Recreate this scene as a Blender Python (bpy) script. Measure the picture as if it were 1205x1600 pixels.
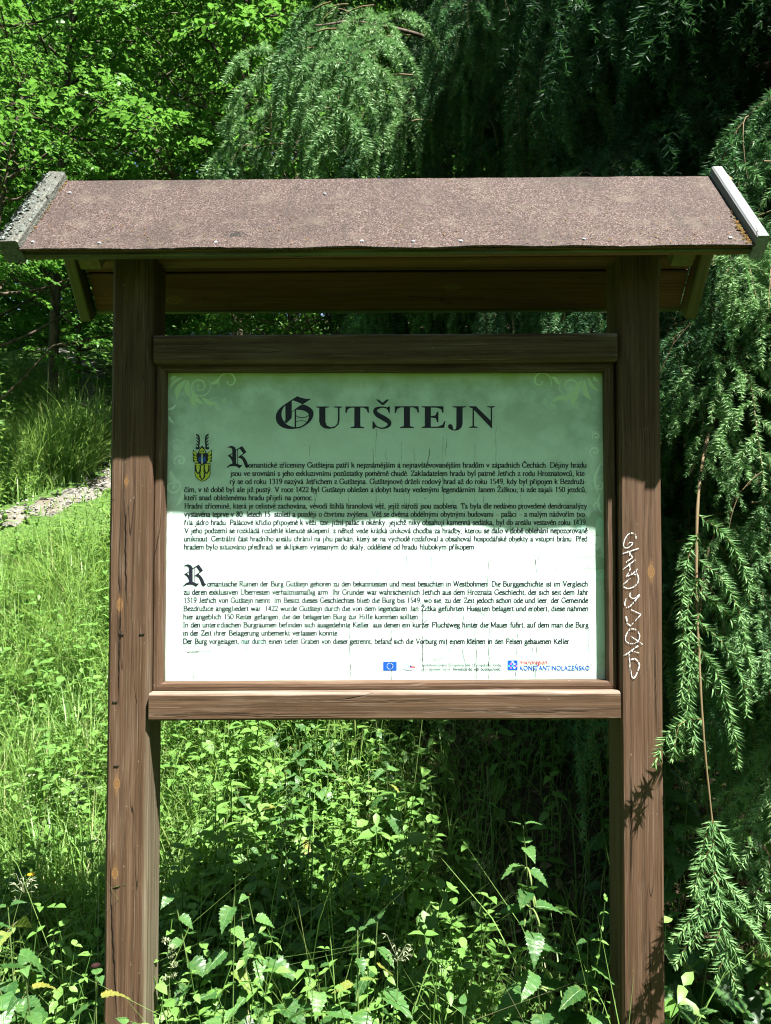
import bpy, bmesh, math, random
import numpy as np
from mathutils import Vector, Matrix, noise as mnoise

random.seed(7)
rng = np.random.default_rng(7)
R = math.radians
scene = bpy.context.scene
for o in list(bpy.data.objects):
    bpy.data.objects.remove(o)
COL = scene.collection

# ------------------------------------------------------------------ camera, sky, sun, exposure
cam_d = bpy.data.cameras.new('camera')
cam = bpy.data.objects.new('camera', cam_d)
COL.objects.link(cam)
cam_d.sensor_fit = 'HORIZONTAL'
cam_d.sensor_width = 36.0
cam_d.lens = 36.0 * 1202.0 / 1205.0
cam_d.clip_start = 0.05
cam_d.clip_end = 500.0
cam.location = (0.0, -1.70, 1.55)
cam.rotation_euler = (R(91.9), 0, 0)
scene.camera = cam

SUN = Vector((0.93, -1.0, 2.68)).normalized()
world = bpy.data.worlds.new('World')
scene.world = world
world.use_nodes = True
wn = world.node_tree
sky = wn.nodes.new('ShaderNodeTexSky')
sky.sky_type = 'NISHITA'
sky.sun_disc = False
sky.sun_elevation = math.asin(SUN.z)
sky.sun_rotation = math.atan2(SUN.x, SUN.y)
bg = wn.nodes.get('Background') or wn.nodes.new('ShaderNodeBackground')
bg.inputs['Strength'].default_value = 0.05
wn.links.new(sky.outputs[0], bg.inputs['Color'])

sun_d = bpy.data.lights.new('sun', 'SUN')
sun_d.energy = 5.0
sun_d.angle = R(0.5)
sun_d.color = (1.0, 0.955, 0.88)
sun = bpy.data.objects.new('sun', sun_d)
COL.objects.link(sun)
sun.rotation_euler = SUN.to_track_quat('Z', 'Y').to_euler()
sun.location = SUN * 30

vs = scene.view_settings
vs.view_transform = 'Standard'
try:
    vs.look = 'None'
except Exception:
    pass
vs.exposure = 2.35
vs.gamma = 1.0
vs.use_curve_mapping = False
scene.cycles.filter_width = 1.15
scene.cycles.max_bounces = 7
scene.cycles.diffuse_bounces = 4
scene.cycles.glossy_bounces = 2
scene.cycles.transmission_bounces = 4
scene.cycles.transparent_max_bounces = 8
scene.cycles.caustics_reflective = False
scene.cycles.caustics_refractive = False

# ------------------------------------------------------------------ helpers
def link(name, mesh, mat=None, parent=None, loc=None, rot=None):
    o = bpy.data.objects.new(name, mesh)
    COL.objects.link(o)
    if mat is not None and mesh is not None:
        mats = mat if isinstance(mat, (list, tuple)) else [mat]
        if len(mesh.materials) == 0:
            for m in mats:
                mesh.materials.append(m)
    if parent is not None:
        o.parent = parent
    if loc is not None:
        o.location = loc
    if rot is not None:
        o.rotation_euler = rot
    return o

def thing(name, label, cat, loc=(0, 0, 0), rotz=0.0, group=None):
    o = bpy.data.objects.new(name, None)
    COL.objects.link(o)
    o.empty_display_size = 0.1
    o.location = loc
    o.rotation_euler = (0, 0, rotz)
    o['label'] = label
    o['category'] = cat
    if group:
        o['group'] = group
    return o

def mesh_tri(name, V, T, attrs=None, smooth=False, midx=None):
    V = np.ascontiguousarray(V, dtype=np.float32)
    T = np.ascontiguousarray(T, dtype=np.int32)
    me = bpy.data.meshes.new(name)
    me.vertices.add(len(V))
    me.vertices.foreach_set('co', V.ravel())
    me.loops.add(T.size)
    me.loops.foreach_set('vertex_index', T.ravel())
    me.polygons.add(len(T))
    me.polygons.foreach_set('loop_start', np.arange(0, T.size, 3, dtype=np.int32))
    try:
        me.polygons.foreach_set('loop_total', np.full(len(T), 3, dtype=np.int32))
    except Exception:
        pass
    if midx is not None:
        me.polygons.foreach_set('material_index', np.ascontiguousarray(midx, dtype=np.int32))
    if smooth:
        me.polygons.foreach_set('use_smooth', np.ones(len(T), dtype=bool))
    me.update(calc_edges=True)
    if attrs:
        for k, a in attrs.items():
            at = me.attributes.new(k, 'FLOAT', 'POINT')
            at.data.foreach_set('value', np.ascontiguousarray(a, dtype=np.float32))
    me.validate()
    return me

class TB:
    """collects triangles with a float attribute per vertex and a material slot per face"""
    def __init__(s):
        s.V = []; s.T = []; s.A = []; s.M = []; s.n = 0
    def add(s, V, T, a=0.0, m=0):
        V = np.asarray(V, dtype=np.float64); T = np.asarray(T, dtype=np.int64)
        s.V.append(V); s.T.append(T + s.n)
        s.A.append(np.full(len(V), a) if np.isscalar(a) else np.asarray(a))
        s.M.append(np.full(len(T), m)); s.n += len(V)
    def arrays(s):
        return np.concatenate(s.V), np.concatenate(s.T), np.concatenate(s.A), np.concatenate(s.M)
    def mesh(s, name, smooth=False):
        V, T, A, M = s.arrays()
        return mesh_tri(name, V, T, {'tint': A}, smooth, M)

def tube(tb, pts, radii, sides=5, a=0.5, m=0):
    pts = np.asarray(pts, float); n = len(pts)
    radii = np.full(n, radii) if np.isscalar(radii) else np.asarray(radii)
    tan = np.gradient(pts, axis=0)
    tan /= np.linalg.norm(tan, axis=1)[:, None] + 1e-9
    ref = np.array([0.31, 0.52, 0.8]) if abs(tan[0] @ np.array([0.31, 0.52, 0.8])) < 0.9 else np.array([1.0, 0, 0])
    u = np.cross(tan, ref); u /= np.linalg.norm(u, axis=1)[:, None] + 1e-9
    w = np.cross(tan, u)
    ang = np.arange(sides) * 2 * np.pi / sides
    V = (pts[:, None, :] + radii[:, None, None] * (np.cos(ang)[None, :, None] * u[:, None, :] + np.sin(ang)[None, :, None] * w[:, None, :])).reshape(-1, 3)
    T = []
    for i in range(n - 1):
        for k in range(sides):
            p = i * sides + k; q = i * sides + (k + 1) % sides
            T += [(p, q, q + sides), (p, q + sides, p + sides)]
    tb.add(V, T, a, m)

def curve_pts(P, n):
    """Catmull-Rom through P, n samples per span"""
    P = np.asarray(P, float)
    Q = np.vstack([2 * P[0] - P[1], P, 2 * P[-1] - P[-2]])
    out = []
    for i in range(len(P) - 1):
        a, b, c, d = Q[i:i + 4]
        for t in np.arange(n) / n:
            out.append(0.5 * ((2 * b) + (c - a) * t + (2 * a - 5 * b + 4 * c - d) * t * t + (3 * b - a - 3 * c + d) * t ** 3))
    out.append(P[-1])
    return np.array(out)

def rotm(yaw, tilt=0.0, roll=0.0):
    return np.array(Matrix.Rotation(yaw, 3, 'Z') @ Matrix.Rotation(tilt, 3, 'Y') @ Matrix.Rotation(roll, 3, 'X'))

# ------------------------------------------------------------------ materials
def new_mat(name):
    m = bpy.data.materials.new(name)
    m.use_nodes = True
    nt = m.node_tree
    for n in list(nt.nodes):
        nt.nodes.remove(n)
    out = nt.nodes.new('ShaderNodeOutputMaterial')
    return m, nt, out

class NB:
    def __init__(s, nt): s.nt = nt
    def n(s, t, **kw):
        nd = s.nt.nodes.new(t)
        for k, v in kw.items():
            setattr(nd, k, v)
        return nd
    def l(s, a, b): s.nt.links.new(a, b)
    def setin(s, sock, v):
        if hasattr(v, 'is_output') or hasattr(v, 'links'):
            s.l(v, sock)
        else:
            sock.default_value = v
    def math(s, op, a, b=0.0, c=None, clamp=False):
        nd = s.n('ShaderNodeMath', operation=op, use_clamp=clamp)
        s.setin(nd.inputs[0], a); s.setin(nd.inputs[1], b)
        if c is not None: s.setin(nd.inputs[2], c)
        return nd.outputs[0]
    def noise(s, vec, scale, detail=3.0, rough=0.55, dist=0.0):
        nd = s.n('ShaderNodeTexNoise')
        if vec is not None: s.l(vec, nd.inputs['Vector'])
        nd.inputs['Scale'].default_value = scale
        nd.inputs['Detail'].default_value = detail
        nd.inputs['Roughness'].default_value = rough
        nd.inputs['Distortion'].default_value = dist
        return nd.outputs['Fac']
    def ramp(s, fac, stops, interp='LINEAR'):
        nd = s.n('ShaderNodeValToRGB')
        cr = nd.color_ramp; cr.interpolation = interp
        while len(cr.elements) > 1: cr.elements.remove(cr.elements[-1])
        for i, (p, c) in enumerate(stops):
            e = cr.elements[0] if i == 0 else cr.elements.new(p)
            e.position = p
            e.color = (c[0], c[1], c[2], 1) if hasattr(c, '__len__') else (c, c, c, 1)
        s.l(fac, nd.inputs[0])
        return nd.outputs[0]
    def mix(s, fac, a, b, mode='MIX'):
        nd = s.n('ShaderNodeMix', data_type='RGBA', blend_type=mode)
        s.setin(nd.inputs['Factor'], fac)
        for sock, v in ((nd.inputs[6], a), (nd.inputs[7], b)):
            if hasattr(v, 'links'): s.l(v, sock)
            else: sock.default_value = (v[0], v[1], v[2], 1)
        return nd.outputs[2]
    def mapping(s, vec, scale=(1, 1, 1), loc=(0, 0, 0)):
        nd = s.n('ShaderNodeMapping')
        s.l(vec, nd.inputs[0]); nd.inputs['Scale'].default_value = scale; nd.inputs['Location'].default_value = loc
        return nd.outputs[0]
    def bump(s, h, strength, dist=0.002):
        nd = s.n('ShaderNodeBump')
        nd.inputs['Strength'].default_value = strength
        nd.inputs['Distance'].default_value = dist
        s.l(h, nd.inputs['Height'])
        return nd.outputs[0]
    def principled(s, out, color, rough=0.6, normal=None, spec=0.3, metal=0.0):
        p = s.n('ShaderNodeBsdfPrincipled')
        if hasattr(color, 'links'): s.l(color, p.inputs['Base Color'])
        else: p.inputs['Base Color'].default_value = (*color, 1)
        s.setin(p.inputs['Roughness'], rough)
        p.inputs['Specular IOR Level'].default_value = spec
        p.inputs['Metallic'].default_value = metal
        if normal is not None: s.l(normal, p.inputs['Normal'])
        s.l(p.outputs[0], out.inputs['Surface'])
        return p

def flat_mat(name, color, rough=0.55, spec=0.3, metal=0.0):
    m, nt, out = new_mat(name)
    NB(nt).principled(out, color, rough, None, spec, metal)
    return m

def wood_mat(name, dark, mid, light, knots=(), worn=0.35, green=0.0, rough=0.7, top=None, side=None):
    """grain runs along the object's local X; knots = (x, y, radius) on the local +Z/-Y face plane"""
    m, nt, out = new_mat(name)
    b = NB(nt)
    tc = b.n('ShaderNodeTexCoord')
    oi = b.n('ShaderNodeObjectInfo')
    off = b.n('ShaderNodeCombineXYZ')
    r10 = b.math('MULTIPLY', oi.outputs['Random'], 37.0)
    b.l(r10, off.inputs[0]); b.l(r10, off.inputs[1]); b.l(r10, off.inputs[2])
    va = b.n('ShaderNodeVectorMath', operation='ADD')
    b.l(tc.outputs['Object'], va.inputs[0]); b.l(off.outputs[0], va.inputs[1])
    vec = va.outputs[0]
    # gentle waviness
    sep0 = b.n('ShaderNodeSeparateXYZ'); b.l(tc.outputs['Object'], sep0.inputs[0])
    wob = b.noise(b.mapping(vec, (3, 6, 6)), 1.0, 2)
    wobv = b.n('ShaderNodeVectorMath', operation='MULTIPLY_ADD')
    cmb = b.n('ShaderNodeCombineXYZ'); b.l(wob, cmb.inputs[1]); b.l(wob, cmb.inputs[2])
    b.l(cmb.outputs[0], wobv.inputs[0]); wobv.inputs[1].default_value = (0, 0.014, 0.014); b.l(vec, wobv.inputs[2])
    vec2 = wobv.outputs[0]
    g1 = b.noise(b.mapping(vec2, (1.4, 95, 95)), 1.0, 5, 0.65)
    g2 = b.noise(b.mapping(vec2, (4, 330, 330)), 1.0, 4, 0.65)
    big = b.noise(b.mapping(vec, (2.5, 9, 9)), 1.0, 3)
    gsum = b.math('ADD', b.math('MULTIPLY', g1, 0.6), b.math('MULTIPLY', g2, 0.4))
    col = b.ramp(gsum, [(0.33, dark), (0.5, mid), (0.68, light)])
    col = b.mix(b.math('MULTIPLY', b.ramp(big, [(0.4, 0.0), (0.7, 1.0)]), 0.28), col, dark)
    # worn, pale fibres
    wn_ = b.noise(b.mapping(vec2, (5, 480, 480)), 1.0, 3)
    wmask = b.math('MULTIPLY', b.ramp(wn_, [(0.6, 0.0), (0.72, 1.0)]), worn)
    col = b.mix(wmask, col, (0.20, 0.155, 0.125))
    # specks where the stain flaked
    vo = b.noise(b.mapping(vec, (90, 170, 170)), 1.0, 1)
    col = b.mix(b.math('MULTIPLY', b.ramp(vo, [(0.76, 0.0), (0.82, 1.0)]), 0.5), col, (0.28, 0.22, 0.18))
    # drying cracks: contour lines of a stretched noise
    ck = b.noise(b.mapping(vec, (1.3, 24, 24), (5, 3, 1)), 1.0, 2, 0.4)
    cl = b.math('ABSOLUTE', b.math('SUBTRACT', ck, 0.5))
    cgate = b.ramp(b.noise(b.mapping(vec, (4, 14, 14), (9, 9, 9)), 1.0, 2), [(0.5, 0.0), (0.6, 1.0)])
    cmask = b.math('MULTIPLY', b.ramp(cl, [(0.0, 1.0), (0.0045, 0.0)]), cgate)
    col = b.mix(cmask, col, (0.012, 0.008, 0.006))
    if green > 0:
        gn = b.ramp(b.noise(b.mapping(vec, (3, 12, 12)), 1.0, 4), [(0.42, 0.0), (0.66, 1.0)])
        col = b.mix(b.math('MULTIPLY', gn, green), col, (0.10, 0.115, 0.035))
    pt = b.noise(b.mapping(vec, (5, 30, 30)), 1.0, 4)
    patch = b.math('MULTIPLY', b.ramp(pt, [(0.5, 0.0), (0.68, 1.0)]), b.ramp(g2, [(0.4, 0.15), (0.6, 1.0)]))
    col = b.mix(b.math('MULTIPLY', patch, worn * 0.7), col, (0.14, 0.10, 0.07))
    if top is not None:      # bare weathered arris on the upper edge
        e = b.math('ADD', sep0.outputs[2], b.math('MULTIPLY', b.math('SUBTRACT', pt, 0.5), 0.02))
        mr = b.n('ShaderNodeMapRange'); b.l(e, mr.inputs[0]); mr.inputs[1].default_value = top - 0.003; mr.inputs[2].default_value = top + 0.004
        col = b.mix(b.math('MULTIPLY', mr.outputs[0], b.ramp(g2, [(0.35, 0.35), (0.55, 0.95)])), col, (0.23, 0.19, 0.155))
    if side is not None:     # grey-green film on one side face
        e = b.math('SUBTRACT', b.math('MULTIPLY', sep0.outputs[1], -1.0), b.math('MULTIPLY', b.math('SUBTRACT', pt, 0.5), 0.012))
        mr = b.n('ShaderNodeMapRange'); b.l(e, mr.inputs[0]); mr.inputs[1].default_value = side - 0.003; mr.inputs[2].default_value = side + 0.003
        low = b.n('ShaderNodeMapRange'); b.l(sep0.outputs[0], low.inputs[0]); low.inputs[1].default_value = 1.7; low.inputs[2].default_value = 1.0
        col = b.mix(b.math('MULTIPLY', b.math('MULTIPLY', mr.outputs[0], low.outputs[0]), b.ramp(g1, [(0.35, 0.1), (0.62, 0.9)])), col, (0.135, 0.128, 0.088))
    for (kx, ky, kr) in knots:
        dx = b.math('MULTIPLY', b.math('SUBTRACT', sep0.outputs[0], kx), 0.62)
        dy = b.math('SUBTRACT', sep0.outputs[1], ky)
        d = b.math('SQRT', b.math('ADD', b.math('MULTIPLY', dx, dx), b.math('MULTIPLY', dy, dy)))
        d = b.math('DIVIDE', d, kr)
        d = b.math('ADD', d, b.math('MULTIPLY', b.math('SUBTRACT', g1, 0.5), 0.8))
        inner = b.ramp(d, [(0.0, (0.10, 0.05, 0.02)), (0.45, (0.16, 0.08, 0.03)), (0.62, (0.03, 0.016, 0.009)), (0.75, (0.20, 0.11, 0.042)), (1.0, (0.20, 0.11, 0.042))])
        msk = b.ramp(d, [(0.8, 1.0), (1.15, 0.0)])
        col = b.mix(msk, col, inner)
        dxx = b.math('MULTIPLY', b.math('SUBTRACT', sep0.outputs[0], kx), 0.2)   # resin tail along the grain
        d2 = b.math('DIVIDE', b.math('SQRT', b.math('ADD', b.math('MULTIPLY', dxx, dxx), b.math('MULTIPLY', dy, dy))), kr * 0.8)
        tail = b.math('MULTIPLY', b.ramp(d2, [(0.5, 0.75), (1.1, 0.0)]), b.ramp(g2, [(0.35, 0.2), (0.6, 1.0)]))
        col = b.mix(tail, col, (0.17, 0.095, 0.042))
    hgt = b.math('SUBTRACT', b.math('ADD', gsum, b.math('MULTIPLY', wmask, 0.3)), b.math('MULTIPLY', cmask, 1.5))
    b.principled(out, col, rough, b.bump(hgt, 0.55, 0.002), 0.18)
    return m

def leaf_mat(name, stops, trans=0.35, gloss=0.35, rough=0.4, tcol=None, vary=.25, veins=False):
    m, nt, out = new_mat(name)
    b = NB(nt)
    at = b.n('ShaderNodeAttribute', attribute_name='tint')
    oi = b.n('ShaderNodeObjectInfo')
    f = b.math('ADD', at.outputs['Fac'], b.math('MULTIPLY', b.math('SUBTRACT', oi.outputs['Random'], 0.5), vary), clamp=True)
    col = b.ramp(f, stops)
    geo = b.n('ShaderNodeNewGeometry')
    n1 = b.noise(geo.outputs['Position'], 60.0, 2)
    col = b.mix(b.math('MULTIPLY', n1, 0.35), col, (0.02, 0.035, 0.01))
    p = b.n('ShaderNodeBsdfPrincipled')
    if veins:                # midrib and side veins, on single leaves of unit length
        tc = b.n('ShaderNodeTexCoord'); sp = b.n('ShaderNodeSeparateXYZ'); b.l(tc.outputs['Object'], sp.inputs[0])
        ay = b.math('ABSOLUTE', sp.outputs[1])
        ph = b.math('SINE', b.math('MULTIPLY', b.math('SUBTRACT', sp.outputs[0], b.math('MULTIPLY', ay, 0.75)), 44.0))
        vein = b.math('MAXIMUM', b.ramp(ph, [(0.86, 0.0), (0.98, 0.8)]), b.ramp(ay, [(0.008, 1.0), (0.022, 0.0)]))
        bl = b.noise(tc.outputs['Object'], 5.0, 3)
        col = b.mix(b.math('MULTIPLY', b.ramp(bl, [(0.5, 0.0), (0.75, 1.0)]), 0.4), col, (0.12, 0.17, 0.03))
        col = b.mix(b.math('MULTIPLY', vein, 0.4), col, (0.10, 0.19, 0.06))
        b.l(b.bump(b.math('MULTIPLY', vein, -1.0), 0.5, 0.004), p.inputs['Normal'])
    b.l(col, p.inputs['Base Color'])
    p.inputs['Roughness'].default_value = rough
    p.inputs['Specular IOR Level'].default_value = gloss
    t = b.n('ShaderNodeBsdfTranslucent')
    tc = b.mix(0.5, col, tcol or (0.16, 0.30, 0.03))
    b.l(tc, t.inputs['Color'])
    mx = b.n('ShaderNodeMixShader'); mx.inputs[0].default_value = trans
    b.l(p.outputs[0], mx.inputs[1]); b.l(t.outputs[0], mx.inputs[2])
    b.l(mx.outputs[0], out.inputs['Surface'])
    return m

M_LEAF = leaf_mat('broadleaf', [(0.0, (0.03, 0.105, 0.02)), (0.5, (0.07, 0.195, 0.035)), (1.0, (0.13, 0.29, 0.06))], 0.4, 0.3, 0.45, (0.18, 0.42, 0.05))
M_NETTLE = leaf_mat('nettle_leaf', [(0.0, (0.022, 0.08, 0.02)), (0.5, (0.052, 0.145, 0.038)), (0.93, (0.10, 0.22, 0.06)), (0.975, (0.24, 0.25, 0.05)), (1.0, (0.26, 0.22, 0.06))], 0.32, 0.4, 0.42, (0.14, 0.32, 0.04), vary=1.0, veins=True)
M_HERB = leaf_mat('herb_leaf', [(0.0, (0.075, 0.165, 0.04)), (0.5, (0.125, 0.265, 0.055)), (1.0, (0.20, 0.36, 0.095))], 0.4, 0.3, 0.45, (0.27, 0.43, 0.08))
M_GRASS = leaf_mat('grass_blade', [(0.0, (0.13, 0.235, 0.065)), (0.55, (0.175, 0.325, 0.075)), (0.9, (0.26, 0.40, 0.13)), (1.0, (0.42, 0.38, 0.22))], 0.45, 0.3, 0.4, (0.30, 0.48, 0.08))
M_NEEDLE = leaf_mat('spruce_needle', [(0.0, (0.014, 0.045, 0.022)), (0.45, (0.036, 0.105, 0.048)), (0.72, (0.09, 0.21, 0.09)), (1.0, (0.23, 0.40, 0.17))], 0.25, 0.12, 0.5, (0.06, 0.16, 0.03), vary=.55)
M_NEEDLE_LIT = leaf_mat('spruce_needle_sunlit', [(0.0, (0.03, 0.09, 0.035)), (0.5, (0.09, 0.21, 0.08)), (1.0, (0.20, 0.36, 0.13))], 0.25, 0.12, 0.5, (0.10, 0.22, 0.04), vary=0.0)  # paler needle copy: sunlight painted into the colour of the hanging branch
M_TWIG = leaf_mat('spruce_twig', [(0.0, (0.07, 0.042, 0.022)), (0.5, (0.13, 0.085, 0.04)), (1.0, (0.22, 0.175, 0.11))], 0.0, 0.2, 0.7)
M_STEM = leaf_mat('green_stem', [(0.0, (0.06, 0.10, 0.03)), (1.0, (0.14, 0.20, 0.06))], 0.0, 0.3, 0.5)
M_SEED = leaf_mat('seed_head', [(0.0, (0.16, 0.21, 0.09)), (1.0, (0.36, 0.40, 0.26))], 0.25, 0.2, 0.6, (0.3, 0.35, 0.15))

def bark_mat():
    m, nt, out = new_mat('bark')
    b = NB(nt); tc = b.n('ShaderNodeTexCoord')
    n = b.noise(b.mapping(tc.outputs['Object'], (14, 14, 3)), 2.0, 5)
    col = b.ramp(n, [(0.3, (0.02, 0.016, 0.012)), (0.6, (0.09, 0.07, 0.05)), (0.8, (0.16, 0.14, 0.10))])
    b.principled(out, col, 0.85, b.bump(n, 0.6, 0.02), 0.2)
    return m
M_BARK = bark_mat()

# ------------------------------------------------------------------ terrain
PATH = curve_pts([(-4.4, 3.75), (-3.3, 4.12), (-2.60, 4.50), (-2.32, 5.25), (-2.70, 5.9), (-3.25, 6.8), (-3.6, 7.6), (-4.3, 9.2), (-6.0, 11.0)], 8)

def gz(x, y):
    t = y - 0.35
    s = 0.47 * (0.5 * (t + math.sqrt(t * t + 0.5)) - 0.2)
    if y > 10:
        s -= 0.17 * (y - 10)
    lump = 0.09 * mnoise.noise(Vector((x * 0.7, y * 0.7, 0.3))) + 0.03 * mnoise.noise(Vector((x * 2.6, y * 2.6, 4.1)))
    if y < -1.0:
        lump *= 0.5
    return s + lump - 0.06

def path_dist(x, y):
    d = np.hypot(PATH[:, 0] - x, PATH[:, 1] - y)
    return d.min()

def ground():
    xs = np.concatenate([np.linspace(-60, -9, 12), np.linspace(-8, 8, 97), np.linspace(9, 60, 12)])
    ys = np.concatenate([np.linspace(-60, -6, 10), np.linspace(-5, 14, 115), np.linspace(15, 70, 14)])
    V = np.array([(x, y, gz(x, y)) for y in ys for x in xs])
    nx = len(xs); T = []
    for j in range(len(ys) - 1):
        for i in range(nx - 1):
            p = j * nx + i
            T += [(p, p + 1, p + nx + 1), (p, p + nx + 1, p + nx)]
    m, nt, out = new_mat('forest_soil')
    b = NB(nt); tc = b.n('ShaderNodeTexCoord')
    v = tc.outputs['Object']
    n1 = b.noise(v, 1.1, 4); n2 = b.noise(v, 38.0, 5); n3 = b.noise(v, 9.0, 4)
    soil = b.ramp(n2, [(0.3, (0.018, 0.013, 0.008)), (0.55, (0.06, 0.042, 0.025)), (0.75, (0.14, 0.10, 0.06))])
    moss = b.ramp(n2, [(0.3, (0.02, 0.05, 0.008)), (0.7, (0.07, 0.13, 0.025))])
    sp = b.n('ShaderNodeSeparateXYZ'); b.l(v, sp.inputs[0])
    side = b.math('MULTIPLY_ADD', sp.outputs[0], -0.35, 0.35)        # meadow to the left, litter under the spruces
    front = b.math('MULTIPLY_ADD', sp.outputs[1], -1.0, 0.1)
    msk = b.math('ADD', b.math('MAXIMUM', side, front), b.math('MULTIPLY', b.math('SUBTRACT', n3, 0.5), 1.2), clamp=True)
    col = b.mix(msk, soil, moss)
    b.principled(out, col, 0.9, b.bump(n2, 0.7, 0.03), 0.2)
    o = link('ground', mesh_tri('ground', V, T, None, True), m)
    o['kind'] = 'structure'
ground()

def path_strip():
    m, nt, out = new_mat('trodden_gravel')
    b = NB(nt); tc = b.n('ShaderNodeTexCoord'); v = tc.outputs['Object']
    n = b.noise(v, 26.0, 6, 0.65); n2 = b.noise(v, 5.0, 3)
    col = b.ramp(n, [(0.3, (0.06, 0.056, 0.047)), (0.5, (0.12, 0.115, 0.102)), (0.7, (0.21, 0.205, 0.185))])
    col = b.mix(b.ramp(n2, [(0.45, 0.0), (0.7, 0.7)]), col, (0.10, 0.08, 0.05))
    b.principled(out, col, 0.9, b.bump(n, 0.8, 0.02), 0.2)
    P = curve_pts(PATH[::4], 10)
    tan = np.gradient(P, axis=0); tan /= np.linalg.norm(tan, axis=1)[:, None]
    nor = np.stack([-tan[:, 1], tan[:, 0]], 1)
    V = []; K = 6
    for i, p in enumerate(P):
        w = 0.20 + 0.07 * math.sin(i * 0.9) + 0.05 * mnoise.noise(Vector((i * 0.37, 0, 0)))
        for k in range(K + 1):
            q = p + nor[i] * w * (k / K * 2 - 1)
            edge = abs(k / K * 2 - 1)
            V.append((q[0], q[1], gz(q[0], q[1]) + 0.03 - 0.05 * edge ** 3))
    T = []
    for i in range(len(P) - 1):
        for k in range(K):
            a = i * (K + 1) + k
            T += [(a, a + 1, a + K + 2), (a, a + K + 2, a + K + 1)]
    o = link('path', mesh_tri('path', V, T, None, True), m)
    o['kind'] = 'structure'
path_strip()

# ------------------------------------------------------------------ timber parts
def beam_mesh(name, L, W, H, bev=0.004, warp=0.0, seg=14, seed=0, ends=(0, 0)):
    """beam along +X from 0 to L, Y in +-W/2, Z in +-H/2, chamfered long edges, slight unevenness;
    ends = slant of the end cuts"""
    c = bev
    prof = [(-W/2 + c, -H/2), (W/2 - c, -H/2), (W/2, -H/2 + c), (W/2, H/2 - c), (W/2 - c, H/2), (-W/2 + c, H/2), (-W/2, H/2 - c), (-W/2, -H/2 + c)]
    rs = random.Random(seed)
    V = []; n = len(prof)
    for i in range(seg + 1):
        t = i / seg
        for (y, z) in prof:
            x = t * L
            x += ends[0] * z * (1 - t) + ends[1] * z * t
            j = warp * mnoise.noise(Vector((x * 3 + seed * 7.1, y * 20, z * 20)))
            V.append((x, y + j, z + j * 0.8))
    T = []
    F = []
    for i in range(seg):
        for k in range(n):
            p = i * n + k; q = i * n + (k + 1) % n
            F.append((p, q, q + n, p + n))
    F.append(tuple(range(n - 1, -1, -1)))
    F.append(tuple(seg * n + k for k in range(n)))
    me = bpy.data.meshes.new(name)
    me.from_pydata(V, [], F)
    me.update()
    return me

def beam(name, p0, p1, W, H, mat, parent, up=(0, 0, 1), bev=0.004, warp=0.0006, seed=0, label=None, ends=(0, 0), seg=14):
    """W is measured sideways, H along `up`"""
    p0 = Vector(p0); p1 = Vector(p1); d = p1 - p0
    x = d.normalized(); z = Vector(up); z = (z - x * z.dot(x)).normalized(); y = z.cross(x)
    o = link(name, beam_mesh(name, d.length, W, H, bev, warp, seg, seed, ends), mat, parent)
    o.matrix_local = Matrix(((x.x, y.x, z.x, p0.x), (x.y, y.y, z.y, p0.y), (x.z, y.z, z.z, p0.z), (0, 0, 0, 1)))
    if label: o['label'] = label
    return o

DK, MD, LT = (0.023, 0.0125, 0.0065), (0.074, 0.043, 0.025), (0.130, 0.081, 0.051)
# local axes of the posts: X up from the ground, Y sideways to the camera's left..., front face = local -Z/+Z
M_POST_L = wood_mat('stained_post', DK, MD, LT, [(1.652, 0.020, 0.008), (1.262, 0.022, 0.008), (1.069, 0.023, 0.008), (1.924, 0.009, 0.005)], 0.6, side=0.040)
M_POST_R = wood_mat('stained_post_red', DK, (0.074, 0.042, 0.025), (0.122, 0.075, 0.047), [(1.725, -0.022, 0.0085)], 0.4)
M_RAIL = wood_mat('stained_rail', DK, MD, LT, [], 0.7, top=0.027)
M_TRIM = wood_mat('stained_moulding', DK, MD, (0.118, 0.075, 0.052), [(0.60, 0.0, 0.007)], 0.75)
M_BOARD = wood_mat('roof_board', (0.06, 0.026, 0.013), (0.125, 0.052, 0.025), (0.18, 0.082, 0.042), [(0.2, 0.02, 0.012), (0.9, -0.01, 0.010)], 0.15)
M_RAFTER = wood_mat('rafter_wood', (0.06, 0.045, 0.02), (0.11, 0.085, 0.042), (0.16, 0.12, 0.06), [], 0.2, 0.5)
M_EAVE = wood_mat('eave_wood', (0.020, 0.019, 0.009), (0.045, 0.042, 0.02), (0.085, 0.08, 0.04), [], 0.2, 0.7)
M_WEATHER = wood_mat('weathered_board', (0.07, 0.075, 0.08), (0.15, 0.165, 0.175), (0.24, 0.26, 0.275), [], 0.6)

def lichen_mat():
    m, nt, out = new_mat('lichened_board')
    b = NB(nt); tc = b.n('ShaderNodeTexCoord'); v = tc.outputs['Object']
    g = b.noise(b.mapping(v, (6, 160, 160)), 1.0, 3)
    wood = b.ramp(g, [(0.3, (0.045, 0.045, 0.038)), (0.6, (0.115, 0.115, 0.10)), (0.75, (0.19, 0.19, 0.17))])
    n = b.noise(v, 70.0, 4, 0.6); n2 = b.noise(v, 150.0, 3, 0.7, 1.0)
    lich = b.ramp(n, [(0.42, 0.0), (0.56, 1.0)])
    lc = b.ramp(n2, [(0.34, (0.02, 0.02, 0.018)), (0.44, (0.08, 0.09, 0.08)), (0.7, (0.15, 0.168, 0.15))])
    col = b.mix(b.math('MULTIPLY', lich, 0.85), wood, lc)
    b.principled(out, col, 0.9, b.bump(b.math('ADD', n2, n), 1.0, 0.006), 0.15)
    return m
M_LICHEN = lichen_mat()

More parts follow.
